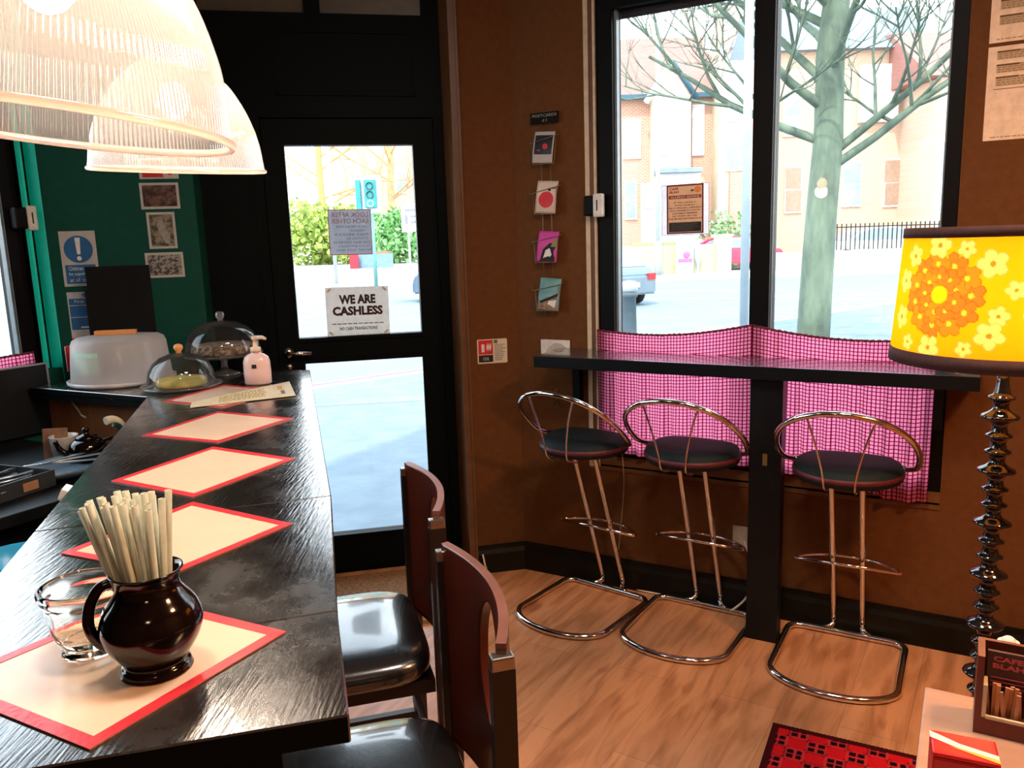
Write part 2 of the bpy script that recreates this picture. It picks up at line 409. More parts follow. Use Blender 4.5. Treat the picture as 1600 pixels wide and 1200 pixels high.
# ---------------------------------------------------------------- window 1 (right)
wr = sroot('window_1'); put(wr, WP(0, VW), AW)
b = MB(M_blackframe); fy0, fy1 = .005, .085
G0, G1, G2, G3 = -1.330, -.762, -.688, -.112; gz0, gz1 = .66, 2.455
b.box(-1.402, G0, fy0, fy1, WZ0, WZ1); b.box(G1, G2, fy0, fy1, WZ0, WZ1); b.box(G3, -.0655, fy0, fy1, WZ0, WZ1)
for a, c in ((G0, G1), (G2, G3)):
    b.box(a, c, fy0, fy1, WZ0, gz0); b.box(a, c, fy0, fy1, gz1, WZ1)
    b.box(a, a+.006, .04, fy1, gz0, gz1); b.box(c-.006, c, .04, fy1, gz0, gz1)
b.build('window_frame', wr)
for a, c in ((G0, G1), (G2, G3)):
    g = MB(M_glass); g.box(a, c, .058, .062, gz0, gz1); g.build('glass_pane', wr)
M_sheen = mat('grey_seal', (.22, .30, .33), .3, scale=30)
g = MB(M_sheen); g.box(G0-.001, G0+.010, .030, .058, gz0, gz1); g.box(G2-.001, G2+.005, .030, .058, gz0, gz1); g.box(G3-.006, G3+.001, .03, .058, gz0, gz1); g.build('glazing_bead', wr)
b = MB([M_cream, M_trim]); b.box(-1.452, -1.432, -.006, .03, WZ0, WZ1); b.box(-1.432, -1.412, -.002, .03, WZ0, WZ1, 1); b.box(-1.412, -1.402, -.006, .03, WZ0, WZ1)
b.build('window_bead', wr)
s = MB(M_trim); s.box(WX0, WX1, -.004, .02, WZ0-.012, WZ0+.004); s.prism([(.0, .56), (.0, .60), (.005, .60)], WX0, WX1, 0, Matrix(((0, 0, 1, 0), (1, 0, 0, 0), (0, 1, 0, 0), (0, 0, 0, 1)))); s.build('window_sill', wr)
bl = MB(mat('dark_awning', (.02, .015, .025), .7)); bl.box(G0, G2, .066, .075, 2.425, 2.455); bl.build('blind_edge', wr)
# sash lock
def sash_lock(loc, rz, label):
    t = thing('window_lock', label, 'lock', loc, rz)
    k = MB(M_blackframe); k.box(-.045, .012, -.04, 0, -.042, .042, bev=.008); k.build('lock_body', t)
    k = MB(M_white); k.box(.0, .042, -.046, -.012, -.048, .048, bev=.008); f = k.build('lock_cover', t)
    k = MB(M_blackink); k.box(.017, .022, -.0475, -.045, -.022, .022); k.build('key_slot', f)
sash_lock(WP(-1.402, VW, 1.685), AW, 'white and black window lock on left frame of the big window')
# ---------------------------------------------------------------- window 2 (left)
w2 = sroot('window_2'); put(w2, WP(UL, 0), AL)
b = MB(M_blackframe); xg1 = 1.805; y0 = .079
b.box(xg1, LX1+.0, y0, .16, LZ0, LZ1); b.box(LX0, LX0+.08, y0, .16, LZ0, LZ1); b.box(LX0+.08, xg1, y0, .16, LZ0, LZ0+.05); b.box(LX0+.08, xg1, y0, .16, LZ1-.07, LZ1); b.box(.75, .83, y0, .16, LZ0+.05, LZ1-.07)
b.box(LX1-.05, LX1-.012, .05, .079, LZ0, LZ1)
b.build('window_frame', w2)
for a, c in ((LX0+.08, .75), (.83, xg1)):
    g = MB(M_glass); g.box(a, c, .115, .119, LZ0+.05, LZ1-.07); g.build('glass_pane', w2)
g = MB(M_sheen); g.box(xg1-.004, xg1, .085, .115, LZ0+.05, LZ1-.07); g.box(xg1-.012, xg1-.009, .085, .115, LZ0+.05, LZ1-.07); g.build('glazing_bead', w2)
sash_lock(WP(UL-.072, 1.895-.03, 1.70), AL, 'white and black window lock beside the teal reveal')

# ================================================================ CURTAINS
def gingham(nt, L):
    t = nt.nodes.new('ShaderNodeUVMap'); t.uv_map = 'UVMap'
    sp = nt.nodes.new('ShaderNodeSeparateXYZ'); L.new(t.outputs[0], sp.inputs[0]); masks = []
    for ax, wd, n in (('X', .30, 1), ('Y', .27, 1)):
        fr = nt.nodes.new('ShaderNodeMath'); fr.operation = 'FRACT'; L.new(sp.outputs[ax], fr.inputs[0])
        lt = nt.nodes.new('ShaderNodeMath'); lt.operation = 'LESS_THAN'; lt.inputs[1].default_value = wd; L.new(fr.outputs[0], lt.inputs[0]); masks.append(lt)
    mx = nt.nodes.new('ShaderNodeMath'); mx.operation = 'ADD'; L.new(masks[0].outputs[0], mx.inputs[0]); L.new(masks[1].outputs[0], mx.inputs[1])
    r = nt.nodes.new('ShaderNodeValToRGB'); r.color_ramp.interpolation = 'CONSTANT'
    r.color_ramp.elements[0].color = (.95, .28, .44, 1); r.color_ramp.elements[1].position = .3; r.color_ramp.elements[1].color = (.34, .012, .06, 1)
    e = r.color_ramp.elements.new(.75); e.color = (.13, .003, .02, 1)
    dv = nt.nodes.new('ShaderNodeMath'); dv.operation = 'MULTIPLY'; dv.inputs[1].default_value = .5; L.new(mx.outputs[0], dv.inputs[0]); L.new(dv.outputs[0], r.inputs[0])
    return r.outputs[0]
M_gingham = cloth_mat('red_gingham_cotton', gingham, .8)
M_hem = mat('gathered_red_hem', (.16, .012, .03), .9, c2=(.09, .006, .02), scale=120)
def curtain(label, u0, u1, top, bottom, v=0, folds=9, seed=1, group=None, loc=None, rz=AW, cells=None):
    """local x along the wall, y outward, hanging 4 cm before the wall plane"""
    rnd = random.Random(seed); ph = [rnd.uniform(0, 6.28) for _ in range(6)]
    t = thing('curtain', label, 'curtain', loc, rz, group)
    wd = u1-u0
    def f(a, q):
        x = u0+wd*a; zt, zb = top(a), bottom(a); z = zt+(zb-zt)*q
        amp = .0035+.010*q
        y = -.006+amp*(sin(2*PI*folds*a+ph[0]+.6*q)*.55+sin(2*PI*folds*1.7*a+ph[1]+q)*.35)
        x += .004*q*sin(2*PI*folds*a+ph[2])
        return Vector((x, y, z))
    o = grid_sheet('cloth', M_gingham, f, 150, 50, t)
    nx = cells or wd/.0142*1.05; nz = (top(.5)-bottom(.5))/.0135
    for l in o.data.uv_layers[0].data: l.uv = (l.uv[0]*nx+.02*sin(9*l.uv[1]), l.uv[1]*nz)
    pts = [Vector((u0+wd*k/90, f(k/90, 0).y, top(k/90)-.001+.0012*sin(k*2.3))) for k in range(91)]
    h = MB(M_hem); h.tube(pts, [.0045+.0012*sin(k*1.9) for k in range(91)], 6); h.build('wire_hem', t)
    return t
curtain('red gingham cafe curtain behind two left stools', -1.395, -.742, lambda a: 1.163-.020*sin(PI*a)+.037*a*a, lambda a: .640-.022*a-.010*sin(5*a), folds=8, seed=3, loc=WP(0, VW-.026), group='gingham half curtains')
curtain('red gingham cafe curtain nearest the floor lamp', -.738, -.100, lambda a: 1.198-.035*a-.026*sin(PI*a), lambda a: .622-.02*a-.045*max(0, sin(PI*(a-.55)/.6)) if a > .55 else .622-.02*a, folds=9, seed=5, loc=WP(0, VW-.026), group='gingham half curtains')
curtain('dark red gingham curtain strip in left side window', 1.20, 1.815, lambda a: 1.155+.020*a, lambda a: 1.04, folds=8, seed=9, loc=WP(UL-.03, 0), rz=AL)

# ================================================================ WINDOW SHELF
M_shelf = mat('black_stained_shelf', (.002, .0035, .005), .38, c2=(.003, .005, .007), scale=(6, 60, 6), spec=.3, bump=.1, bscale=40)
sh = thing('window_shelf', 'long black wooden counter shelf under the street window', 'shelf', WP(0, VW), AW)
b = MB([M_shelf, mat('glare_black_shelf_top', (.012, .018, .024), .36, c2=(.02, .03, .04), scale=(6, 60, 6), spec=1.0, coat=1)]); b.box(-1.580, .035, -.270, -.001, 1.028, 1.076, bev=.002); b.bm.normal_update()  # top is bluer, paler and glossier than the sides to imitate window glare
for f in b.bm.faces: f.material_index = 1 if f.normal.z > .9 or (f.calc_center_median().z > 1.0759) else 0
b.build('shelf_board', sh)
b = MB(M_shelf); b.box(-.695, -.578, -.235, -.165, 0, 1.028, bev=.002)
po = b.build('support_post', sh)
b = MB(mat('brass_plate', (.30, .24, .10), .4, .8)); b.box(-.645, -.628, -.2365, -.2345, .70, .745); b.build('brass_plate', sh)
for x0, x1 in ((-1.512, -1.478), (-.100, -.070)):
    b = MB(M_shelf); M = Matrix(((0, 0, 1, 0), (1, 0, 0, 0), (0, 1, 0, 0), (0, 0, 0, 1)))
    b.prism([(-.045, 1.028), (-.004, 1.028), (-.004, .83), (-.012, .825), (-.04, .84)], x0, x1, 0, M)
    b.build('shelf_bracket', sh)

# ================================================================ BAR STOOLS
M_seatv = mat('black_vinyl', (.008, .016, .018), .6, c2=(.005, .012, .014), scale=90, spec=.2, bump=.25, bscale=500)
M_piping = mat('dark_red_piping', (.10, .012, .02), .5, c2=(.07, .008, .015), scale=60)
def arcpts(x0, y0, r, a0, a1, n): return [(x0+r*cos(a0+(a1-a0)*k/n), y0+r*sin(a0+(a1-a0)*k/n)) for k in range(n+1)]
def dshape(hw, yf, yb, rc):
    """D outline: straight side at y=yf (towards the wall), round side at y=yb"""
    P = [(-hw+rc, yf)] + [(-hw+rc-rc*sin(a), yf-rc+rc*cos(a)) for a in [PI/2*k/6 for k in range(1, 7)]]
    ym = yb+hw*.62
    P += [(-hw*cos(a), ym-(ym-yb)*sin(a)) for a in [PI*k/28 for k in range(1, 28)]]
    P += [(hw, yf-rc)] + [(hw-rc+rc*cos(a), yf-rc+rc*sin(a)) for a in [PI/2*k/6 for k in range(1, 7)]]
    return P
def make_stool():
    t = thing('bar_stool', '', 'bar stool')
    P = [(x, y, .0135) for x, y in dshape(.210, .170, -.310, .05)]
    b = MB(M_chrome); b.tube(P, .0125, 12, closed=True); b.build('floor_loop', t)
    for s in (-1, 1):
        b = MB(M_chrome)
        b.tube(smooth_pts([(s*.085, .172, .016), (s*.055, .200, .03), (s*.052, .196, .09), (s*.052, .012, .62), (s*.052, .0, .655), (s*.03, -.03, .675)], 6), .0115, 10)
        b.build('upright', t)
    b = MB(M_chrome); q = [(-.180, .055), (-.178, .070), (-.14, .105), (-.08, .135), (0, .146), (.08, .135), (.14, .105), (.178, .070), (.180, .055)]
    b.tube(smooth_pts([(x, y+.03, .325) for x, y in q], 5), .006, 8); b.tube([(-.180, .085, .325), (.180, .085, .325)], .0065, 8)
    b.build('footrest', t)
    # seat
    b = MB([M_seatv, M_piping])
    O = []
    for k in range(60):
        a = 2*PI*k/60; c, s_ = cos(a), sin(a); r = .183
        x = r*c; y = r*s_
        if y > .105: y = .105+(y-.105)*.35
        O.append((x, y))
    lev = [(.90, .690, 0), (.97, .693, 0), (.995, .702, 0), (1.0, .709, 0), (1.018, .713, 1), (1.018, .720, 1), (.995, .726, 1), (.955, .742, 0), (.86, .752, 0), (.5, .757, 0), (.02, .758, 0)]
    rings = [[b.bm.verts.new((x*k, y*k, z)) for x, y in O] for k, z, _ in lev]
    for i in range(len(rings)-1):
        for k in range(60): b.face([rings[i][k], rings[i][(k+1) % 60], rings[i+1][(k+1) % 60], rings[i+1][k]], lev[i+1][2], True)
    b.face(rings[0][::-1], 1); b.face(rings[-1], 0)
    b.build('seat', t)
    b = MB(M_chrome); b.box(-.07, .07, -.06, .06, .674, .688); b.build('seat_plate', t)
    # hoop back
    H_ = [(-.170, .045, .728), (-.195, .035, .730), (-.222, -.02, .755), (-.228, -.09, .815), (-.205, -.165, .880), (-.150, -.215, .930), (-.075, -.240, .958), (0, -.248, .966), (.075, -.240, .958), (.150, -.215, .930), (.205, -.165, .880), (.228, -.09, .815), (.222, -.02, .755), (.195, .035, .730), (.170, .045, .728)]
    b = MB(M_chrome); b.tube(smooth_pts(H_, 6), .0105, 12); b.build('back_hoop', t)
    for s in (-1, 1):
        b = MB(M_chrome); b.tube(smooth_pts([(s*.105, -.231, .945), (s*.078, -.224, .86), (s*.055, -.208, .76), (s*.048, -.192, .695), (s*.046, -.12, .668)], 6), .0038, 8); b.build('back_rod', t)
    return t
st0 = make_stool()
g = 'chrome bar stools at the window shelf'
for i, (u, v, a, lab) in enumerate(((-.352, 2.965, 0, 'chrome bar stool right of the black shelf post'), (-.915, 2.968, -3, 'chrome bar stool just left of the black shelf post'), (-1.365, 2.95, -9, 'chrome bar stool nearest the postcards and door'))):
    o = st0 if i == 0 else copy_tree(st0)
    o.location = WP(u, v); o.rotation_euler = (0, 0, AW+rad(a)); o['label'] = lab; o['group'] = g

# ================================================================ FLOOR LAMP
lb = onz(1080, 0, 0)
LXY = Vector((1.088, 1.75, 0))
fl = thing('floor_lamp', 'tall black turned floor lamp with orange flowered shade', 'floor lamp', LXY)
M_gloss = mat('glossy_black_lacquer', (.006, .006, .007), .07, c2=(.008, .008, .009), scale=9, spec=.8, coat=.6)
prof = [(0, .0), (.15, .0), (.155, .012), (.14, .024), (.06, .034), (.03, .05), (.018, .07)]
z = .075; k = 0
while z < 1.19:
    big = (k % 3 == 1); R = .0395 if big else .0275; h = .050 if big else .037
    for q, rr in ((.0, .015), (.18, .016), (.32, R*.62), (.42, R*.92), (.50, R), (.60, R*.94), (.72, R*.62), (.86, .017)):
        prof.append((rr, z+h*q))
    z += h; k += 1
prof += [(.015, z), (.012, z+.02), (.012, 1.235), (0, 1.237)]
b = MB(M_gloss); b.lathe(prof, 40); b.build('turned_stem', fl)
def flower_field():
    """(angle deg, height fraction, radius m, petal colour, centre colour)"""
    Y, O, D, P = (.92, .55, .05), (.76, .215, .02), (.74, .17, .025), (.93, .64, .20)
    rnd = random.Random(11); F = []
    cxs = [(-66, .52), (54, .5), (174, .5)]
    for ca, ch in cxs:
        for k in range(11):
            a = 2*PI*k/11; F.append((ca+17*cos(a), ch+.26*sin(a), .028, O if k % 2 else D, Y))
        for k in range(9):
            a = 2*PI*k/9+.3; F.append((ca+9.5*cos(a), ch+.15*sin(a), .023, D if k % 3 else O, Y))
        F.append((ca, ch, .019, (.97, .62, .01), (.97, .62, .01)))
        for da, dh, r in ((-3, .93, .026), (15, .90, .018), (30, .78, .028), (43, .57, .019), (35, .36, .020), (31, .20, .028), (18, .08, .017), (-4, .07, .026), (-22, .09, .018), (-33, .30, .026), (-33, .62, .026), (-24, .84, .024), (58, .68, .022), (55, .36, .026), (62, .14, .02), (54, .90, .018)):
            F.append((ca+da*.86, dh, r, P, O))
    return F
FF = flower_field(); SR0, SR1, SZ0, SZ1 = .230, .213, 1.286, 1.530
def shade_col(a, q):
    if a < -180: a += 360
    base = [.80, .38, .006]; x = a; 
    R = SR0+(SR1-SR0)*q
    for (fa, fh, fr, pc, cc) in FF:
        dx = ((a-fa+180) % 360-180)*PI/180*R; dz = (q-fh)*(SZ1-SZ0); d2 = dx*dx+dz*dz
        if d2 > (fr*1.12)**2: continue
        d = math.sqrt(d2); an = math.atan2(dz, dx)+fa
        pr = fr*(.72+.34*abs(sin(2.5*an)))
        if fr == .019 and pc[0] == .97: pr = fr
        if d < pr:
            if d > pr-.0022: base = [pc[0]*.80, pc[1]*.62, pc[2]*.6]
            elif abs(sin(2.5*an)) < .10 and d > fr*.3 and pc[0] != .97: base = [pc[0]*.85, pc[1]*.7, pc[2]*.7]
            elif d < fr*.2: base = list(cc)
            else: base = list(pc)
    return base
M_shade = cloth_mat('printed_orange_shade_fabric', vcol, .6)
CEN = -math.pi/2
def shade_f(a, q):
    t = -2*PI*a; R = SR0+(SR1-SR0)*q
    return Vector((R*cos(t+CEN), R*sin(t+CEN), SZ0+(SZ1-SZ0)*q))
sh_ = grid_sheet('lamp_shade', M_shade, shade_f, 560, 120, fl, lambda a, q: shade_col((-a*360+180) % 360-180, q))
# lamp_shade pattern faces the room: angles are measured from the camera side
M_band = mat('dark_red_velvet_trim', (.05, .012, .010), .8, c2=(.03, .008, .006), scale=80)
for z0, z1, r0, r1 in ((SZ0-.028, SZ0+.002, SR0+.004, SR0+.002), (SZ1-.002, SZ1+.020, SR1+.002, SR1+.001)):
    b = MB(M_band); b.lathe([(r0-.004, z0), (r0, z0), (r1, z1), (r1-.004, z1), (r0-.004, z0)], 96); b.build('shade_trim', sh_)
b = MB(M_metal)
for k in range(3):
    a = 2*PI*k/3+.4; b.tube([(0, 0, 1.44), (SR1*cos(a), SR1*sin(a), SZ1)], .002, 6)
b.tube([(.0, 0, 1.235), (0, 0, 1.44)], .006, 8); b.build('shade_carrier', fl)
b = MB(mat('lit_warm_bulb', (1, .8, .5), .4, emit=(1, .62, .28), es=9)); b.sphere((0, 0, 1.37), .032, 12, sc=(1, 1, 1.25)); b.build('bulb', fl)
l = lamp('floor_lamp_light', 'POINT', (0, 0, 1.40), 12, (1, .56, .24), .045); l.parent = fl
fl.rotation_euler = (0, 0, 0)

# ================================================================ PENDANT LAMPS
M_reed = glass_mat('reeded_glass', (.93, .91, .90), .16, .10, .5, white=.165)
M_rim = glass_mat('peach_glass_rim', (.98, .74, .62), .10, .10, .4, white=.3)
def pendant(loc, tilt, r, label, e):
    t = thing('pendant_lamp', label, 'pendant lamp', loc, 0, 'reeded glass pendant lamps over the bar', rot=tilt)
    P = [(1.0, 0), (.985, .09), (.965, .235), (.935, .37), (.895, .5), (.80, .72), (.65, .96), (.52, 1.08), (.40, 1.19), (.27, 1.27), (.2, 1.30)]
    Q = smooth_pts([(a*r, b*r, 0) for a, b in P], 4)
    b = MB(M_reed); b.lathe([(p.x, p.y) for p in Q], 768, ridge=.0055, nr=192); s = b.build('glass_shade', t)
    b = MB(M_rim); b.lathe([(r*1.0+.005*cos(k*PI/6), .005*sin(k*PI/6)) for k in range(13)], 120); b.build('rim', s)
    b = MB(mat('aged_dark_copper', (.09, .045, .03), .35, .7)); b.lathe([(.0, 1.62*r), (.11*r, 1.60*r), (.20*r, 1.45*r), (.225*r, 1.30*r), (.23*r, 1.22*r), (.20*r, 1.22*r), (.08*r, 1.20*r), (.08*r, 1.0*r), (0, 1.0*r)], 40); b.build('gallery', t)
    b = MB(M_blackink); b.tube([(0, 0, 1.62*r), (0, 0, 1.62*r+.8)], .004, 8); b.build('cord', t)
    b = MB(mat('lit_pendant_bulb', (1, .8, .5), .4, emit=(1, .60, .28), es=16)); b.sphere((0, 0, .80*r), .034, 12, sc=(1, 1, 1.2)); b.build('bulb', t)
    l = lamp('pendant_light', 'POINT', (0, 0, .55*r), e, (1, .84, .68), .04); l.parent = t
    return t
pendant(at(72, 196, .98), (rad(-1.5), rad(6.5), 0), .206, 'large reeded glass pendant lamp nearest the camera, cut by frame edge', 8)
pendant(at(280, 265, 1.9), (rad(5.3), rad(3.4), 0), .187, 'reeded glass pendant lamp hanging behind the nearer one', 9)

def loc_to(o, parent):
    """mesh was written in world coordinates: express it relative to its thing"""
    o.matrix_local = parent.matrix_basis.inverted(); return o

# ================================================================ BAR COUNTER
ZB = 1.05
def bar_mat():
    m, nt, b, L = nodes('brushed_black_bar_paint')
    t = nt.nodes.new('ShaderNodeTexCoord'); mp = nt.nodes.new('ShaderNodeMapping'); mp.inputs['Rotation'].default_value = (0, 0, rad(14.6)); mp.inputs['Scale'].default_value = (90, 9, 1)
    n = nt.nodes.new('ShaderNodeTexNoise'); n.inputs['Scale'].default_value = 2; n.inputs['Detail'].default_value = 6
    L.new(t.outputs['Object'], mp.inputs[0]); L.new(mp.outputs[0], n.inputs[0])
    bp = nt.nodes.new('ShaderNodeBump'); bp.inputs['Strength'].default_value = .30; bp.inputs['Distance'].default_value = .0022; L.new(n.outputs[0], bp.inputs['Height']); L.new(bp.outputs[0], b.inputs['Normal'])
    n2 = nt.nodes.new('ShaderNodeTexNoise'); n2.inputs['Scale'].default_value = 7; n2.inputs['Detail'].default_value = 6; n2.inputs['Roughness'].default_value = .7; L.new(t.outputs['Object'], n2.inputs[0])
    r = nt.nodes.new('ShaderNodeValToRGB'); r.color_ramp.elements[0].position = .36; r.color_ramp.elements[1].position = .66
    r.color_ramp.elements[0].color = (.10,)*3+(1,); r.color_ramp.elements[1].color = (.34,)*3+(1,); L.new(n2.outputs[0], r.inputs[0]); L.new(r.outputs[0], b.inputs['Roughness'])
    r3 = nt.nodes.new('ShaderNodeValToRGB'); r3.color_ramp.elements[0].color = (.006, .006, .007, 1); r3.color_ramp.elements[1].color = (.022, .015, .010, 1); L.new(n2.outputs[0], r3.inputs[0]); L.new(r3.outputs[0], b.inputs['Base Color'])
    b.inputs['Specular IOR Level'].default_value = .9; b.inputs['Coat Weight'].default_value = 1; b.inputs['Coat Roughness'].default_value = .13; b.inputs['Coat IOR'].default_value = 1.6; L.new(bp.outputs[0], b.inputs['Coat Normal'])
    return m
M_bar = bar_mat()
def xy(v): return Vector((v.x, v.y))
Rf, Rn = Vector((-.838, 3.306)), Vector((-.188, .797))
Lf, Lm = Vector((-1.289, 2.795)), Vector((-.854, 1.288))
dR, dL = (Rn-Rf).normalized(), (Lm-Lf).normalized()
nd = xy(onz(400, 1141.7, ZB))-Rn; nd.normalize()
def isect(p, d, q, e):
    det = d.x*(-e.y)+e.x*d.y; r = q-p; t = (r.x*(-e.y)+e.x*r.y)/det; return p+d*t
Ln = isect(Lf, dL, Rn, nd)
s1a, s1b = xy(onz(517.5, 774.5, ZB)), xy(onz(57.5, 830, ZB)); s2b = xy(onz(0, 1039, ZB)); s2a = isect(Rf, dR, s2b, (s1a-s1b).normalized())
FL = xy(onz(400, 579, ZB))
bar = thing('bar_counter', 'long black painted bar counter with red diamond place mats', 'bar counter', (-.5, 2.0, 0))
def slab(P, name, par, z0=ZB-.034, z1=ZB, m=None, bev=.002):
    b = MB([m or M_bar, m or M_black]); b.prism([(p[0], p[1]) for p in P], z0, z1)
    b.bm.normal_update()
    for f in b.bm.faces: f.material_index = 1 if abs(f.normal.z) < .5 else 0
    if bev: bmesh.ops.bevel(b.bm, geom=[e for e in b.bm.edges], offset=bev, segments=1, affect='EDGES')
    return loc_to(b.build(name, par), par)
s1L = isect(Lf, dL, s1a, (s1b-s1a).normalized()); s2L = isect(Lf, dL, s2a, (s2b-s2a).normalized())
slab([Rn, s2a+dR*.001, s2L+dL*.001, Ln], 'worktop', bar)
slab([s2a-dR*.0007, s1a+dR*.001, s1L+dL*.001, s2L-dL*.0007], 'worktop', bar)
Bj = Lf
slab([s1a-dR*.0007, Rf, FL, Bj, s1L-dL*.0007], 'worktop', bar)
# post and panel below
pn = Vector((dR.y, -dR.x)); pn = pn if pn.x < 0 else -pn       # towards the staff side
def off(p, a, c): return p+pn*a+dR*c
slab([off(Rn, .115, -.10), off(Rn, .165, -.10), off(Rf, .165, .25), off(Rf, .115, .25)], 'front_panel', bar, 0, ZB-.036, M_black, 0)
slab([off(Rn, .075, -.03), off(Rn, .175, -.03), off(Rn, .175, -.14), off(Rn, .075, -.14)], 'support_post', bar, 0, ZB-.035, M_black, .001)
slab([off(Rn, .26, -.25), off(Rn, .52, -.25), off(Rn, .64, -1.65), off(Rn, .26, -1.65)], 'lower_shelf', bar, .70, .72, M_black, .001)
# return counter against the green wall
A = xy(onz(46, 605, ZB)); gw = NP-.002
wl_ = UL+.035
Aw = xy(WP(wl_, WP(0, 0).x+0)) if False else None
rc = thing('return_counter', 'black topped side counter under the cake domes by green wall', 'counter', (-1.5, 3.1, 0))
G1, G2 = xy(DP(-.56, gw)), xy(DP(-1.095, gw))
vA = Vector((A.x, A.y, 0)).dot(WN)
top = [A, Bj-(Bj-A).normalized()*.001, FL-(FL-Bj).normalized()*0+Vector((-.001, .001)), G1, G2]
slab(top, 'worktop', rc, ZB-.020, ZB); slab([p+(Vector((-1.45, 3.25))-p)*.012 for p in top], 'worktop_underlayer', rc, ZB-.046, ZB-.022)
M_wood = wood_mat('orange_brown_wood_panel', (.26, .095, .025), (.17, .055, .015), (28, 28, 1.6), .5)
q = (Bj-A).normalized(); qn = Vector((-q.y, q.x))
slab([A+q*.03+qn*.05, Bj-q*.0+qn*.05, Bj+qn*.07, A+q*.03+qn*.07], 'wood_side_panel', rc, 0, ZB-.047, M_wood, 0)
wc = [onz(95, 608, ZB-.03)]
def on_panel(x, y, o=.045):
    P0 = Vector((*(A+qn*o), 0)); n = Vector((qn.x, qn.y, 0)); d = ray(x, y); return CAM+d*((P0-CAM).dot(n)/d.dot(n))
M_cable = mat('cream_cable', (.70, .64, .54), .5, scale=40)
b = MB(M_cable); b.tube(smooth_pts([on_panel(*p) for p in ((99, 614), (105, 620), (113, 629), (122, 640), (128, 649), (134, 652))], 5), .004, 6)
o = b.build('cable'); tag(o, 'short cream cable hanging on the wooden counter side', 'cable')

# ================================================================ PLACE MATS
M_matc = mat('cream_laminate', (.78, .57, .42), .2, c2=(.74, .53, .38), scale=6, spec=.5)
M_matr = mat('red_tape', (.66, .035, .045), .3, c2=(.55, .025, .04), scale=60, spec=.5, bump=.15, bscale=120)
def place_mat(px, label, border=.115):
    P = [xy(onz(x, y, ZB+.001)) for x, y in px]; c = sum(P, Vector((0, 0)))/4
    t = thing('place_mat', label, 'place mat', (c.x, c.y, ZB+.0004), 0, 'red bordered diamond place mats')
    Q = [p-c for p in P]; I = [v*(1-border) for v in Q]
    b = MB(M_matc); b.prism([tuple(v) for v in Q], 0, .0012); b.build('sheet', t)
    for k in range(4):
        a, d, e, f = Q[k], Q[(k+1) % 4], I[(k+1) % 4], I[k]
        b = MB(M_matr); b.prism([tuple(a*1.006), tuple(d*1.006), tuple(e), tuple(f)], .0013, .0019); b.build('tape_border', t)
place_mat(((254, 627.5), (350, 601), (448, 611), (347, 637.5)), 'diamond mat with red border farthest away, under the long card')
place_mat(((222, 681), (341, 643), (459, 654), (340, 692)), 'diamond mat with red border, second from the glass domes')
place_mat(((174, 752), (333, 698.5), (460, 717), (301, 777)), 'diamond mat with red border, brightest, in the middle of the bar')
place_mat(((95, 865), (301, 785), (456, 819), (270, 897)), 'diamond mat with red border just behind the straws')
place_mat(((-105, 1072), (225, 934), (446, 988), (140, 1171)), 'diamond mat with red border under the black jug')
M_card = mat('pale_yellow_card', (.80, .66, .42), .45, scale=20)
cc = onz(378, 616, ZB+.003)
cardP = [onz(x, y, ZB+.0035) for x, y in ((297, 637), (462, 618), (452, 596), (300, 628))]
t = thing('menu_card', 'long pale menu card with yellow print lying across the far mat', 'card', (cc.x, cc.y, ZB+.003))
b = MB(M_card); b.prism([(p.x-cc.x, p.y-cc.y) for p in cardP], 0, .0012); b.build('sheet', t)
a0 = cardP[0]; ex = (cardP[1]-cardP[0]); ey = (cardP[3]-cardP[0]); ex2 = cardP[2]-cardP[3]
def cp(a, c): 
    p = (cardP[0]*(1-a)+cardP[1]*a)*(1-c)+(cardP[3]*(1-a)+cardP[2]*a)*c; return (p.x-cc.x, p.y-cc.y)
M_olive = mat('olive_print', (.42, .30, .06), .6, scale=80); M_orange = mat('orange_print', (.78, .27, .05), .6, scale=80)
b = MB(M_olive); rn = random.Random(4)
for r in range(7):
    x = .26
    while x < .70:
        w_ = rn.uniform(.01, .04); y = .2+r*.1; b.prism([cp(x, y), cp(x+w_, y), cp(x+w_, y+.055), cp(x, y+.055)], .0013, .0015); x += w_+.012
b.build('printed_text', t)
b = MB(M_orange); b.prism([cp(.85, .55), cp(.90, .55), cp(.90, .8), cp(.85, .8)], .0013, .0016); b.build('orange_square', t)
b = MB(mat('grey_print', (.16, .12, .09), .6)); b.prism([cp(.87, .2), cp(.91, .2), cp(.91, .45), cp(.87, .45)], .0013, .0016); b.build('grey_square', t)

# ================================================================ JUG WITH STRAWS, GLASS TUMBLER
M_vase = mat('black_brown_glaze', (.003, .0015, .0015), .10, c2=(.006, .002, .002), scale=6, spec=.5, coat=.0)
vc = onz(246, 1046, ZB); vc.z = ZB+.0025
jug = thing('straw_jug', 'dark glazed bulbous jug holding paper straws', 'jug', vc); jug.scale = (.96, .96, .90)
P = [(0, .0), (.040, 0), (.0425, .003), (.041, .009), (.037, .014), (.043, .024), (.054, .042), (.060, .060), (.060, .074), (.054, .092), (.044, .106), (.0385, .116), (.0375, .126), (.0405, .136), (.0435, .140), (.0425, .142), (.038, .139), (.034, .128), (.034, .116), (.044, .098), (.050, .07), (.044, .04), (.02, .02), (0, .019)]
b = MB(M_vase); b.lathe([(p.x, p.y) for p in smooth_pts([(a, c, 0) for a, c in P], 3)], 64); b.build('jug_body', jug)
b = MB(M_vase); b.tube(smooth_pts([(-.040, -.004, .126), (-.054, -.012, .122), (-.064, -.020, .100), (-.066, -.024, .075), (-.060, -.020, .052), (-.050, -.012, .036)], 6), [.007]*31, 10); b.build('handle', jug)
M_straw = mat('cream_paper_straw', (.44, .43, .31), .6, c2=(.36, .35, .25), scale=60)
rn = random.Random(21)
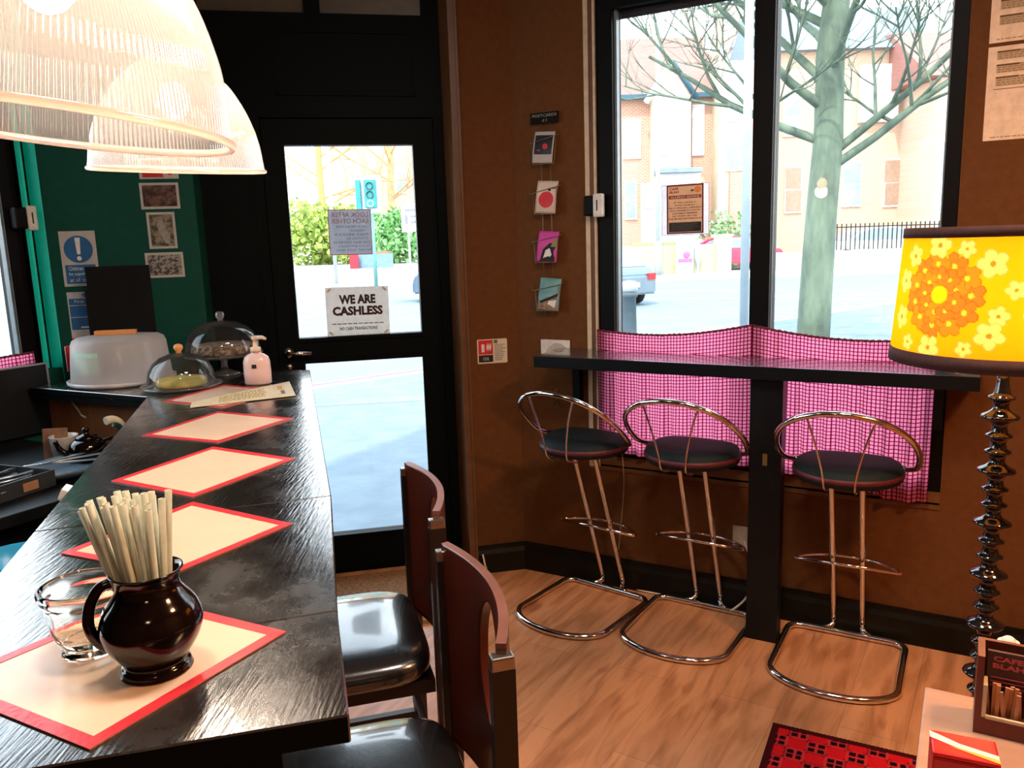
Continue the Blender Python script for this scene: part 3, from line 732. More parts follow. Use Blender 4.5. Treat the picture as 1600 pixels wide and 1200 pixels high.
for k in range(30):
    a = 2*PI*k*.381; rr = .030*math.sqrt((k+.5)/30)
    bx, by = rr*cos(a), rr*sin(a)
    tx = -.019+bx*1.75+rn.uniform(-.003, .003); ty = by*1.1+rn.uniform(-.004, .004); zt = .216+rn.uniform(-.010, .005)-.7*max(0, -bx-.012)
    p0, p1 = Vector((bx*.55, by*.55, .03)), Vector((tx, ty, zt)); d = (p1-p0); ln = d.length
    b = MB(M_straw); r0, r1 = .0041, .0033
    b.lathe([(r0, 0), (r0, ln), (r1, ln), (r1, ln-.03)], 10)
    o = b.build('paper_straw'); o.location = vc+p0; o.rotation_euler = d.to_track_quat('Z', 'Y').to_euler()
    tag(o, 'cream paper straw fanned out in the dark jug', 'straw', 'paper straws in the dark jug')
M_tumb = mat('thick_pale_glass', (1, .97, .90), .02, trans=1, ior=1.36)
tc_ = onz(143, 1018, ZB); tc_.z = ZB+.0025
P = [(0, 0), (.030, 0), (.034, .003), (.031, .008), (.030, .012), (.036, .020), (.042, .034), (.045, .050), (.046, .062), (.0475, .070), (.051, .076), (.053, .082), (.0525, .088), (.050, .091), (.0465, .089), (.043, .080), (.041, .062), (.039, .045), (.034, .030), (.022, .022), (0, .020)]
tm = thing('glass_tumbler', 'thick ribbed clear glass sugar bowl beside the dark jug', 'glass bowl', tc_)
b = MB(M_tumb); b.lathe([(p.x, p.y) for p in smooth_pts([(a, c, 0) for a, c in P], 3)], 96, ridge=.004, nr=12); b.build('bowl', tm)

# ================================================================ CAKE DOMES, CARRIER, SOAP
M_clear = glass_mat('clear_glass', (.95, .96, .96), .05, .02, .18, white=.03)
M_thick = glass_mat('pressed_glass', (.90, .92, .90), .12, .03, .3, white=.12)
# translucent carrier
M_tub = glass_mat('milky_plastic', (.88, .90, 1), .05, .15, .2, white=.72)
c = onz(193, 596, ZB); c.z = ZB+.001
t = thing('cake_carrier', 'round milky plastic cake carrier with orange handle', 'cake carrier', c)
b = MB(mat('white_plastic_tray', (.74, .72, .74), .4, scale=20)); b.lathe([(0, 0), (.185, 0), (.197, .008), (.198, .018), (.190, .018), (.186, .010), (0, .010)], 80); b.build('tray', t)
b = MB(M_tub); b.lathe([(.186, .012), (.183, .03), (.172, .155), (.165, .172), (.15, .181), (.10, .185), (0, .186)], 80); b.build('lid', t)
b = MB(mat('orange_plastic', (.85, .36, .12), .4)); b.box(-.085, .07, -.012, .012, .186, .205, bev=.004); hd = b.build('handle', t); hd.rotation_euler = (0, 0, rad(8))
b = MB(mat('pale_green_label', (.55, .80, .66), .7)); b.lathe([(.178, .05), (.1745, .135)], 12, 0, RZ(rad(-130)), ang=rad(40)); b.build('label', t)
# flat dome with orange knob
c = onz(285, 606, ZB); c.z = ZB+.001
t = thing('cheese_dome', 'small glass dome with orange knob on glass plate', 'glass dome', c)
b = MB(M_thick); b.lathe([(0, 0), (.10, 0), (.138, .006), (.146, .012), (.144, .015), (.10, .008), (0, .007)], 72); b.build('plate', t)
b = MB(M_clear); b.lathe([(.120, .013), (.121, .03), (.114, .065), (.097, .095), (.07, .117), (.035, .129), (0, .132)], 72); b.build('dome', t)
b = MB(mat('orange_plastic', (.85, .36, .12), .4)); b.lathe([(0, .131), (.010, .131), (.009, .137), (.014, .143), (.017, .151), (.014, .160), (.006, .164), (0, .165)], 28); b.build('knob', t)
cake = MB(mat('golden_cake', (.62, .42, .10), .7, c2=(.30, .30, .08), scale=18, lo=.4, hi=.6)); cake.lathe([(0, .0), (.085, .0), (.09, .008), (.088, .022), (.08, .028), (0, .030)], 40); o = cake.build('flat_cake'); o.location = c+Vector((0, 0, .009)); tag(o, 'low golden cake under the orange knobbed dome', 'cake')
# tall stand
c = onz(352, 585, ZB); c.z = ZB+.001
t = thing('cake_stand', 'footed glass cake stand with big dome lid', 'cake stand', c)
b = MB(M_thick); b.lathe([(0, 0), (.062, 0), (.064, .004), (.04, .012), (.018, .022), (.012, .04), (.014, .055), (.02, .066), (.05, .073), (.145, .078), (.156, .084), (.155, .090), (.145, .085), (.0, .082)], 72); b.build('stand', t)
b = MB(M_clear); b.lathe([(.146, .086), (.147, .10), (.143, .13), (.128, .165), (.10, .193), (.06, .212), (.02, .219), (0, .220)], 80); dm = b.build('dome', t)
b = MB(M_thick); b.lathe([(0, .219), (.012, .219), (.010, .226), (.017, .234), (.018, .248), (.013, .256), (0, .257)], 12); b.build('knob', dm)
b = MB(mat('dark_crumbly_cake', (.10, .06, .035), .8, c2=(.35, .28, .2), scale=60, lo=.45, hi=.6)); b.lathe([(0, 0), (.115, 0), (.122, .008), (.12, .03), (.11, .038), (0, .042)], 48); o = b.build('cake'); o.location = c+Vector((0, 0, .0875)); tag(o, 'dark crumb topped cake on the footed glass stand', 'cake')
# soap pump
c = onz(404, 600, ZB); c.z = ZB+.001
t = thing('soap_dispenser', 'clear plastic pump bottle of pale pink hand soap', 'soap bottle', c)
b = MB(mat('pale_pink_soap', (.86, .62, .58), .2, c2=(.82, .58, .54), scale=8, spec=.6)); b.lathe([(0, 0), (.045, 0), (.050, .005), (.051, .04), (.050, .085), (.044, .103), (.030, .113), (.018, .118), (.018, .124), (0, .124)], 40, M=Matrix.Diagonal((1, .7, 1, 1))); b.build('bottle', t)
b = MB(mat('peach_pump_plastic', (.85, .66, .50), .4)); b.lathe([(0, .122), (.019, .122), (.019, .138), (.008, .142), (.007, .166), (.012, .168), (.012, .180), (0, .181)], 24); b.tube([(0, 0, .174), (.03, -.008, .176), (.045, -.012, .170)], [.009, .007, .005], 10); b.build('pump_head', t)
b = MB(M_blackink); b.box(-.008, .009, -.0375, -.0355, .064, .078); b.build('label', t)
# chalkboard behind
cbz = ZB+.001
t = thing('chalk_board', 'plain black board standing behind the milky cake carrier', 'board', DP(-.848, 3.49, cbz), AD)
M_cb = mat('chalkboard_black', (.003, .003, .003), .75, c2=(.005, .005, .004), scale=12, spec=.2)
b = MB(M_cb); b.box(-.118, .118, -.006, .006, 0, .452); b.box(-.128, -.118, -.006, .006, 0, .36); b.build('panel', t)
b = MB(M_cb); b.prism([(0.006, .35), (.07, 0), (.08, 0), (.012, .36)], -.06, .06, 0, Matrix(((0, 0, 1, 0), (1, 0, 0, 0), (0, 1, 0, 0), (0, 0, 0, 1)))); b.build('back_strut', t)

# ================================================================ STAFF SIDE
# dark panel under the left window
bt = thing('black_panel', 'big black board with pale metal edge under the left window', 'board', WP(UL+.012, 0), AL)
b = MB(mat('blue_black_panel', (.002, .006, .008), .5, c2=(.0015, .004, .006), scale=5)); b.box(.30, 1.824, -.018, .0, .86, 1.128); b.build('panel', bt)
b = MB(mat('pale_metal_edge', (.42, .46, .46), .35, .5)); b.box(.30, 1.832, -.020, .002, 1.128, 1.133); b.box(1.824, 1.832, -.020, .002, .95, 1.128); b.build('metal_edge', bt)
wt = thing('back_worktop', 'low dark worktop along the left wall with cutlery trays', 'worktop', WP(UL, 0), AL)
M_dk = mat('near_black_worktop', (.003, .004, .005), .5, c2=(.005, .006, .007), scale=8, spec=.3)
b = MB(M_dk); b.box(-.8, 1.70, -.95, -.012, .815, .85, bev=.003); b.build('top', wt)
b = MB(M_dk); b.box(-.75, 1.68, -.90, -.02, 0, .815); b.build('cupboard', wt)
ZW = .852
# cutlery tray
fr, fl_, br_ = onz(85, 733.5, ZW+.05), onz(0, 760, ZW+.05), onz(62, 717, ZW+.05)
ex = (fl_-fr).normalized(); eyy = (br_-fr); dep = eyy.length; eyy.normalize(); ang = math.atan2(ex.y, ex.x)
eyp = Vector((ex.y, -ex.x, 0)); eyp = eyp if eyp.dot(eyy) > 0 else -eyp; sgn = 1 if Vector((-ex.y, ex.x, 0)).dot(eyp) > 0 else -1
t = thing('cutlery_tray', 'black divided tray full of cutlery on the low worktop', 'cutlery tray', (fr.x, fr.y, ZW), ang)
M_tray = mat('grey_black_plastic', (.035, .042, .05), .4, scale=30)
LX, LY = .40, .24*sgn
b = MB(M_tray); ya, yb = min(0, LY), max(0, LY)
b.box(0, LX, ya, yb, 0, .004); b.box(0, LX, ya, ya+.005, .004, .05); b.box(0, LX, yb-.005, yb, .004, .05); b.box(0, .005, ya+.005, yb-.005, .004, .05); b.box(LX-.005, LX, ya+.005, yb-.005, .004, .05)
b.build('tray_box', t)
for k in (1, 2):
    b = MB(M_tray); b.box(.005, LX-.005, ya+k*.08-.002, ya+k*.08+.002, .004, .046); b.build('divider', t)
b = MB(M_trim if False else mat('brown_label', (.42, .22, .12), .7)); yo = 0-.0015*sgn
b.box(.06, .11, min(yo, 0), max(yo, 0), .010, .036); b.build('label', t)
M_steel = mat('cutlery_steel', (.80, .82, .86), .32, 1, scale=12)
def cutlery(kind):
    b = MB(M_steel); b.tube([(0, 0, 0), (.05, 0, .001), (.11, 0, .003)], [.0045, .003, .003], 6)
    if kind == 'spoon': b.sphere((.135, 0, .004), .02, 8, sc=(1.3, .85, .25))
    elif kind == 'fork':
        b.box(.11, .135, -.011, .011, .002, .0045)
        for k in range(4): b.box(.135, .172, -.011+k*.0058, -.0075+k*.0058, .002, .0042)
    else: b.box(.11, .205, -.0085, .0085, .002, .0042)
    return b.build(kind)
rn = random.Random(5)
PR = {k: cutlery(k) for k in ('fork', 'knife', 'spoon')}; used = set()
R_ = T((fr.x, fr.y, ZW)) @ RZ(ang)
for k in range(18):
    kind = ('knife', 'fork', 'spoon')[k % 3]
    o = PR[kind] if kind not in used else PR[kind].copy()
    if kind in used: COL.objects.link(o)
    used.add(kind)
    p = R_ @ Vector((.035+.13*((k//3) % 2), ya+.04+.08*(k % 3)+rn.uniform(-.018, .018), .024+.0065*(k//3)))
    o.location = p; o.rotation_euler = (0, 0, ang+rn.uniform(-.14, .14))
    tag(o, {'fork': 'steel fork lying in the black divided tray', 'knife': 'steel table knife lying in the black divided tray', 'spoon': 'steel spoon lying in the black divided tray'}[kind], kind, kind+('s' if kind != 'knife' else '')+' in the cutlery tray' if kind != 'knife' else 'knives in the cutlery tray')
# grey lidless tray to its right
c = onz(122, 735, ZW); t = thing('grey_tray', 'shallow blue grey oval tray beside the cutlery', 'tray', (c.x, c.y, ZW), AL)
b = MB(mat('blue_grey_plastic', (.16, .24, .32), .4)); b.lathe([(0, 0), (.10, 0), (.13, .02), (.135, .032), (.128, .032), (.098, .006), (0, .005)], 48, M=Matrix.Diagonal((1.5, .9, 1, 1))); b.build('dish', t)
for k in range(3):
    b = MB(M_steel); b.box(-.13+.0*k, .12, -.006, .006, .0, .004, bev=.001); o = b.build('whisk_handle' if False else 'palette_knife'); o.location = (c.x-.01, c.y+.0+.03*(k-1), ZW+.036+.0045*k); o.rotation_euler = (0, 0, rad(18+22*k)); tag(o, 'flat steel palette knife resting on the blue grey tray', 'palette knife', 'palette knives on the grey tray')
# white pot, dark teapot, card
c = onz(104, 719, ZW+.0)
t = thing('white_pot', 'small white straight sided pot next to dark teapot', 'pot', (c.x, c.y, ZW))
b = MB(mat('white_crockery', (.62, .62, .58), .25, scale=20)); b.lathe([(0, 0), (.035, 0), (.038, .004), (.040, .035), (.042, .036), (.045, .085), (.046, .088), (.043, .088), (.040, .04), (0, .01)], 36); b.build('pot_body', t)
c = onz(140, 722, ZW)
t = thing('teapot', 'small dark brown teapot with knobbed lid', 'teapot', (c.x, c.y, ZW), .4)
b = MB(M_vase); b.lathe([(0, 0), (.04, 0), (.055, .02), (.062, .045), (.055, .07), (.038, .082), (0, .084)], 36); b.build('teapot_body', t)
b = MB(M_vase); b.lathe([(0, .083), (.038, .082), (.034, .092), (.015, .098), (.008, .102), (.012, .112), (.010, .120), (0, .122)], 28); b.build('lid', t)
b = MB(M_vase); b.tube(smooth_pts([(-.05, 0, .03), (-.08, 0, .05), (-.095, 0, .085)], 5), [.013]*3+[.010]*4+[.008]*4, 10); b.build('spout', t)
b = MB(M_vase); b.tube(smooth_pts([(.05, 0, .07), (.085, 0, .075), (.09, 0, .045), (.055, 0, .02)], 6), .006, 8); b.build('handle', t)
c = onz(82, 722, ZW); b = MB(mat('brown_card', (.34, .19, .11), .8, c2=(.22, .12, .07), scale=25)); b.box(-.04, .04, -.004, .004, 0, .11); o = b.build('brown_card'); o.location = (c.x, c.y+.03, ZW); o.rotation_euler = (rad(-6), 0, .1); tag(o, 'mottled brown card standing left of the white pot', 'card')
# jug with curved cream and green spout behind the bar
c = onz(214, 716, .98); sp0 = onz(163, 657, .98)
t = thing('spouted_can', 'green and cream curved spout can behind the bar edge', 'can', (c.x, c.y, .721))
b = MB(mat('dark_green_enamel', (.01, .06, .04), .3)); b.lathe([(0, 0), (.05, 0), (.055, .01), (.055, .18), (.04, .20), (0, .205)], 36); b.build('can_body', t)
d = onz(165, 658, .99)-Vector((c.x, c.y, .721)); e_ = onz(188, 662, .97)-Vector((c.x, c.y, .721)); f_ = onz(196, 680, .92)-Vector((c.x, c.y, .721))
b = MB(mat('cream_enamel', (.78, .72, .50), .3)); b.tube(smooth_pts([(0, 0, .12), f_, e_, (e_+d)/2+Vector((0, 0, .010)), d], 6), .014, 12); b.build('spout', t)
b = MB(mat('dark_green_enamel', (.01, .06, .04), .3)); b.tube(smooth_pts([v+Vector((0, -.008, -.008)) for v in (f_, e_, (e_*.6+d*.4)+Vector((0, 0, .006)))], 6), .0105, 10); b.build('spout_underside', t)
# blue bowl
c = onz(24, 868, .80); t = thing('blue_bowl', 'bright blue bowl on the shelf behind the bar', 'bowl', (c.x, c.y, .721))
b = MB(mat('bright_blue_plastic', (.04, .42, .70), .3, c2=(.03, .36, .62), scale=8)); b.lathe([(0, 0), (.05, 0), (.085, .03), (.098, .075), (.101, .080), (.097, .080), (.08, .035), (.045, .008), (0, .007)], 48); b.build('bowl_body', t)
c = onz(4, 872, .83); b = MB(mat('tan_bread', (.55, .27, .13), .7, c2=(.40, .18, .08), scale=14)); b.sphere((0, 0, .035), .05, 12, sc=(1.2, .8, .7)); o = b.build('bread_roll'); o.location = (c.x-.17, c.y-.12, .721); tag(o, 'tan bread roll beside the bright blue bowl', 'bread roll')
c = onz(112, 765, ZB-.002); b = MB(mat('white_cloth', (.80, .80, .82), .8, scale=12)); b.box(-.016, .006, -.015, .03, -.022, .004, bev=.003); o = b.build('folded_cloth'); o.location = (c.x-.004, c.y, ZB-.005); o.rotation_euler = (0, rad(25), math.atan2(dL.y, dL.x)+PI/2); tag(o, 'folded white cloth hanging on the staff edge of the bar', 'cloth')

# ================================================================ HIGH CHAIRS
M_ply = wood_mat('dark_mahogany_ply', (.105, .020, .010), (.06, .010, .006), (24, 24, 2.2), .28, .3, .5)
M_plyedge = wood_mat('ply_edge', (.20, .085, .06), (.09, .035, .025), (4, 4, 160), .4)
M_leather = mat('black_leatherette', (.005, .006, .007), .24, c2=(.009, .010, .012), scale=40, spec=1.0, coat=1, bump=.06, bscale=220)
M_leg = mat('ebony_stained_wood', (.010, .006, .005), .35, c2=(.016, .009, .007), scale=(20, 20, 2))
def make_chair():
    t = thing('bar_chair', '', 'chair')
    # curved back : angle parameter along an arc, oval hole
    HWD, BUL, Z0, Z1, TH_ = .200, .040, .60, 1.0, .015
    def bk(x): return -.200-BUL*(1-(x/HWD)**2)
    NX, NZ = 48, 48; b = MB([M_ply, M_plyedge])
    hx, hz, ha, hb = 0, .845, .062, .118
    def warp(i, j):
        """square ring grid around the oval: i around (0..n), j outwards 0..1"""
        a = 2*PI*i; ox, oz = hx+ha*cos(a), hz+hb*sin(a)
        # ray to the panel's outline
        dx, dz = cos(a), sin(a); k = 1e9
        if dx > 1e-6: k = min(k, (HWD-hx)/dx)
        if dx < -1e-6: k = min(k, (-HWD-hx)/dx)
        if dz > 1e-6: k = min(k, (Z1-hz)/dz)
        if dz < -1e-6: k = min(k, (Z0-hz)/dz)
        ex_, ez = hx+dx*k, hz+dz*k
        return ox+(ex_-ox)*j, oz+(ez-oz)*j
    NA, NJ = 112, 10
    angs = sorted(set([k/NA for k in range(NA)]+[(math.atan2(zz-hz, xx-hx)/(2*PI)) % 1 for xx in (-HWD, HWD) for zz in (Z0, Z1)]))
    fr_, bk_ = [], []
    for j in range(NJ+1):
        A_, B_ = [], []
        for a in angs:
            x, z = warp(a, j/NJ); y = bk(x); nx = 2*BUL*x/HWD**2; n = Vector((-nx, 1, 0)).normalized() if False else Vector((-(2*BUL*x/HWD**2), 1, 0)).normalized()
            A_.append(b.bm.verts.new((x, y, z))); B_.append(b.bm.verts.new(Vector((x, y, z))-n*TH_))
        fr_.append(A_); bk_.append(B_)
    n = len(angs)
    for j in range(NJ):
        for i in range(n):
            i2 = (i+1) % n
            b.face([fr_[j][i], fr_[j+1][i], fr_[j+1][i2], fr_[j][i2]], 0, True); b.face([bk_[j][i], bk_[j][i2], bk_[j+1][i2], bk_[j+1][i]], 0, True)
    for i in range(n):
        i2 = (i+1) % n
        b.face([fr_[0][i], fr_[0][i2], bk_[0][i2], bk_[0][i]], 0); b.face([fr_[NJ][i], bk_[NJ][i], bk_[NJ][i2], fr_[NJ][i2]], 1)
    b.build('curved_backrest', t)
    for s in (-1, 1):
        b = MB(M_leg); b.prism([(-.010, -.017), (.010, -.017), (.010, .017), (-.010, .017)], 0, .965, 0, Matrix(((1, 0, 0, s*.206), (0, 1, .0, -.207), (0, 0, 1, 0), (0, 0, 0, 1)))); b.build('leg', t)
        b = MB(M_metal); b.box(s*.206-.0105, s*.206+.0105, -.224, -.190, .965, .985, bev=.003); b.build('post_cap', t)
        b = MB(M_leg); b.prism([(-.016, -.016), (.016, -.016), (.016, .016), (-.016, .016)], 0, .61, 0, Matrix(((1, 0, -.02*s, s*.185), (0, 1, -.02, .185), (0, 0, 1, 0), (0, 0, 0, 1)))); b.build('leg', t)
    b = MB(M_leg); b.box(-.18, .18, .165, .195, .26, .29); b.box(-.195, -.175, -.19, .18, .30, .32); b.box(.175, .195, -.19, .18, .30, .32); b.box(-.19, .19, -.205, -.185, .34, .36); b.build('foot_rail', t)
    b = MB(M_leg); b.box(-.19, .19, -.19, .19, .585, .615); b.build('seat_frame', t)
    b = MB(M_leather); O = []
    for k in range(64):
        a = 2*PI*k/64; c_, s_ = cos(a), sin(a); e = .42
        O.append((.212*math.copysign(abs(c_)**e, c_), .20*math.copysign(abs(s_)**e, s_)+.005))
    rings = [[b.bm.verts.new((x*k, y*k, z)) for x, y in O] for k, z in ((.94, .616), (.985, .622), (1, .634), (.995, .648), (.97, .660), (.90, .668), (.6, .673), (.1, .674))]
    for i in range(7):
        for k in range(64): b.face([rings[i][k], rings[i][(k+1) % 64], rings[i+1][(k+1) % 64], rings[i+1][k]], 0, True)
    b.face(rings[0][::-1]); b.face(rings[-1]); b.build('seat', t)
    return t
ch0 = make_chair(); Ca = rad(105.5); fdir = Vector((-sin(Ca), cos(Ca), 0))
for i, (mx, my, lab) in enumerate(((-.0885, 1.231, 'dark wooden high chair with oval back hole nearest the camera'), (-.229, 1.8025, 'dark wooden high chair with oval back hole nearest the door'))):
    o = ch0 if i == 0 else copy_tree(ch0)
    o.location = Vector((mx, my, 0))+fdir*.200; o.rotation_euler = (0, 0, Ca); o['label'] = lab; o['group'] = 'dark wooden high chairs along the bar'

# ================================================================ SIGNS, PRINTS AND CARDS ON THE WALLS
I4 = Matrix.Identity(4)
def dco(x, y, n): 
    d = ray(x, y); p = CAM+d*((DP(0, n)-CAM).dot(DN)/d.dot(DN)); return p.dot(DD), p.z
def wco(x, y, v):
    d = ray(x, y); p = CAM+d*((WP(0, v)-CAM).dot(WN)/d.dot(WN)); return p.dot(WD), p.z
def flat(name, label, cat, org, rz, w_, h_, m, group=None, thick=.0012, part='sheet', tilt=0, rad_=0):
    """a sheet in its own frame: x right from centre, z up from centre, front face towards -y"""
    t = thing(name, label, cat, org, rz, group)
    t.rotation_euler = (0, tilt, rz)
    b = MB(m)
    if rad_:
        P = []
        for cx, cz, a0 in ((w_/2-rad_, h_/2-rad_, 0), (-w_/2+rad_, h_/2-rad_, 90), (-w_/2+rad_, -h_/2+rad_, 180), (w_/2-rad_, -h_/2+rad_, 270)):
            P += [(cx+rad_*cos(rad(a0+k*22.5)), cz+rad_*sin(rad(a0+k*22.5))) for k in range(5)]
        b.prism(P, 0, thick, 0, Matrix(((1, 0, 0, 0), (0, 0, -1, 0), (0, 1, 0, 0), (0, 0, 0, 1))))
    else: b.box(-w_/2, w_/2, -thick, 0, -h_/2, h_/2)
    b.build(part, t); return t
def patch(t, x0, x1, z0, z1, m, name, y=-.0016, th=.0003, par=None):
    b = MB(m); b.box(x0, x1, y-th, y, z0, z1); return b.build(name, par or t)
def disc(t, cx, cz, r, m, name, y=-.0016, th=.0003, sx=1):
    b = MB(m); b.prism([(cx+sx*r*cos(2*PI*k/40), cz+r*sin(2*PI*k/40)) for k in range(40)], -y, -y+th, 0, Matrix(((1, 0, 0, 0), (0, 0, -1, 0), (0, 1, 0, 0), (0, 0, 0, 1)))); return b.build(name, t)
def poly(t, P, m, name, y=-.0016, th=.0003):
    b = MB(m); b.prism(P, -y, -y+th, 0, Matrix(((1, 0, 0, 0), (0, 0, -1, 0), (0, 1, 0, 0), (0, 0, 0, 1)))); return b.build(name, t)
def tx(t, s, x, z, w_=None, h_=None, m=None, align='CENTER', y=-.0021, bold=0, mirror=False):
    return text(s, t, T((x, y, z)), w_, h_, m or M_ink, 'lettering', align, bold, mirror=mirror)
def greeking(t, x0, x1, z0, z1, rows, m, seed, y=-.0016, name='printed_text', lh=.5, center=False):
    rn = random.Random(seed); b = MB(m); st = (z1-z0)/rows
    for r in range(rows):
        zz = z1-(r+.5)*st; x = x0; xe = x1-rn.uniform(0, .35)*(x1-x0)
        while x < xe:
            w_ = rn.uniform(.03, .10)*(x1-x0); b.box(x, min(x+w_, xe), y-.0003, y, zz-st*lh/2, zz+st*lh/2); x += w_+.022*(x1-x0)
    return b.build(name, t)
GZ = DN*(-.0012)
# -- door glass
(x0, z1), (x1, z0) = dco(507, 450, ND+.004), dco(610, 521, ND+.004)
t = flat('cashless_sign', 'white WE ARE CASHLESS notice taped low on door glass', 'sign', DP((x0+x1)/2, ND+.004, (z0+z1)/2), AD, x1-x0, z1-z0, M_paper, tilt=rad(.6))
W_, H_ = x1-x0, z1-z0
tx(t, 'WE ARE', 0, .15*H_, .58*W_, .19*H_, bold=.05); tx(t, 'CASHLESS', 0, -.085*H_+.0, .80*W_, .19*H_, bold=.05)
b = MB(M_ink)
for k in range(10): b.box(-.42*W_+k*.084*W_, -.42*W_+k*.084*W_+.07*W_, -.0021, -.0016, -.262*H_, -.245*H_)
b.build('dashed_line', t)
tx(t, 'NO CASH TRANSACTIONS', 0, -.385*H_, .60*W_, .065*H_, bold=.03)
M_tape = mat('yellowed_tape', (.62, .52, .36), .5)
for sx in (-1, 1):
    for sz in (-1, 1):
        b = MB(M_tape); b.box(-.011, .011, -.0024, -.0016, -.0045, .0045, M=T((sx*.44*W_, 0, sz*.44*H_)) @ RY(rad(40*sx*sz))); b.build('tape', t)
M_seen = paper_mat('pale_grey_paper', (.60, .64, .70), .45); M_redline = mat('red_border_print', (.62, .10, .12), .7)
(x0, z1), (x1, z0) = dco(511, 328, ND+.012), dco(583, 397, ND+.012)
W_, H_ = x1-x0, z1-z0
t = flat('mask_notice', 'red edged notice seen from behind, reversed lettering, on door glass', 'sign', DP((x0+x1)/2, ND+.0135, (z0+z1)/2), AD, W_, H_, M_seen, tilt=rad(.6))
for q in ((-W_/2, W_/2, H_/2-.0035, H_/2), (-W_/2, W_/2, -H_/2, -H_/2+.0035), (-W_/2, -W_/2+.0035, -H_/2, H_/2), (W_/2-.0035, W_/2, -H_/2, H_/2)): patch(t, *q, M_redline, 'border')
M_pinkink = mat('pale_red_ink', (.55, .34, .36), .7); M_greyink = mat('grey_ink', (.20, .20, .24), .7)
tx(t, 'LOOK AFTER', 0, .33*H_, .86*W_, .11*H_, M_pinkink, mirror=True, bold=.02); tx(t, 'EACH OTHER', 0, .19*H_, .86*W_, .11*H_, M_pinkink, mirror=True, bold=.02)
for k, l in enumerate(('- FACE MASKS FOR', 'TAKEAWAY', '- TABLE SERVICE IF', 'STAYING IN', '- ONE WAY SYSTEM IN', 'PLACE (ENTRANCE', 'FRONT, EXIT SIDE)')):
    tx(t, l, .06*W_ if len(l) > 12 else .16*W_, .095*H_-k*.087*H_, W_*.048*len(l), .055*H_, M_greyink, mirror=True)
# -- green wall prints and safety signs
def gsign(name, label, cat, px, m, group=None, tilt=0, n=NP-.0006, rr=0):
    c = [dco(*p, n) for p in px]; x0 = (c[0][0]+c[2][0])/2; x1 = (c[1][0]+c[3][0])/2; z1 = (c[0][1]+c[1][1])/2; z0 = (c[2][1]+c[3][1])/2
    t = flat(name, label, cat, DP((x0+x1)/2, n, (z0+z1)/2), AD, x1-x0, z1-z0, m, group, tilt=tilt, rad_=rr); return t, x1-x0, z1-z0
def photo_mat(name, stops, scale, seed):
    m, nt, b, L = nodes(name); n, r = noise_color(nt, L, b.inputs['Base Color'], stops[0], stops[-1], (scale, scale, scale*1.3), 6, .3, .7); r.color_ramp.elements[0].position = .34
    for k, c in enumerate(stops[1:-1]): e = r.color_ramp.elements.new(.34+.36*(k+1)/(len(stops)-1)); e.color = (*c, 1)
    b.inputs['Roughness'].default_value = .3; return m
M_blue = mat('safety_blue', (.02, .13, .32), .5, scale=20); M_red = mat('bright_red_print', (.66, .02, .035), .5, scale=20)
t, W_, H_ = gsign('mandatory_sign', 'white and blue exclamation mark sign on green wall', 'sign', ((91, 362), (148, 360), (101, 448), (157, 446)), M_paper)
disc(t, 0, .17*H_, .40*W_, M_blue, 'blue_disc'); poly(t, [(-.075*W_, .38*H_), (.075*W_, .38*H_), (.045*W_, .08*H_), (-.045*W_, .08*H_)], M_whiteink, 'exclamation_mark', y=-.0021); disc(t, 0, .005*H_, .065*W_, M_whiteink, 'exclamation_dot', y=-.0021)
patch(t, -.42*W_, .42*W_, -.45*H_, -.11*H_, M_blue, 'blue_panel')
for k, l in enumerate(('Children must', 'be supervised', 'at all times')): tx(t, l, 0, (-.21-.105*k)*H_, .66*W_, .07*H_, M_whiteink)
t, W_, H_ = gsign('first_aid_sign', 'blue and white first aid notice below the exclamation sign', 'sign', ((103, 457), (158, 455), (115, 540), (170, 538)), M_paper)
patch(t, -.46*W_, .46*W_, .26*H_, .38*H_, M_blue, 'blue_panel'); patch(t, -.46*W_, .46*W_, .04*H_, .245*H_, M_blue, 'blue_panel'); patch(t, -.46*W_, .46*W_, -.20*H_, .025*H_, M_blue, 'blue_panel'); patch(t, -.2*W_, .30*W_, -.17*H_, -.145*H_, M_whiteink, 'white_line', y=-.0021)
tx(t, 'First aid', -.05*W_, .295*H_, .5*W_, .06*H_, M_whiteink); patch(t, -.5*W_, .5*W_, -.5*H_, -.36*H_, M_red, 'red_panel')
disc(t, .0, .44*H_, .07*W_, M_blue, 'blue_disc')
(x0, z1), (x1, z0) = dco(106, 540, NP), dco(135, 577, NP)
t = thing('red_box', 'small bright red box on green wall beside the cake carrier', 'box', DP((x0+x1)/2, NP-.001, (z0+z1)/2), AD)
b = MB(M_red); b.box(-(x1-x0)/2, (x1-x0)/2, -.035, 0, -(z1-z0)/2, (z1-z0)/2, bev=.002); b.build('box_body', t); b = MB(M_whiteink); b.box(-(x1-x0)/2-.003, -(x1-x0)/2, -.036, -.002, -(z1-z0)/2, (z1-z0)/2); b.build('white_edge', t)
g = 'photo prints in a column on the green wall'
t, W_, H_ = gsign('photo_print', 'red and white print at the top of the column', 'print', ((215, 248), (277, 246), (218, 280), (279, 279)), M_paper, g)
patch(t, -.42*W_, .10*W_, -.42*H_, .4*H_, M_red, 'red_panel'); disc(t, .28*W_, -.18*H_, .012, M_red, 'red_mark')
st = [((.01, .008, .006), (.05, .03, .025), (.16, .10, .08), (.02, .015, .012)), ((.015, .02, .015), (.08, .10, .06), (.30, .26, .2), (.12, .045, .02)), ((.01, .01, .01), (.08, .09, .08), (.42, .40, .38), (.03, .03, .03))]
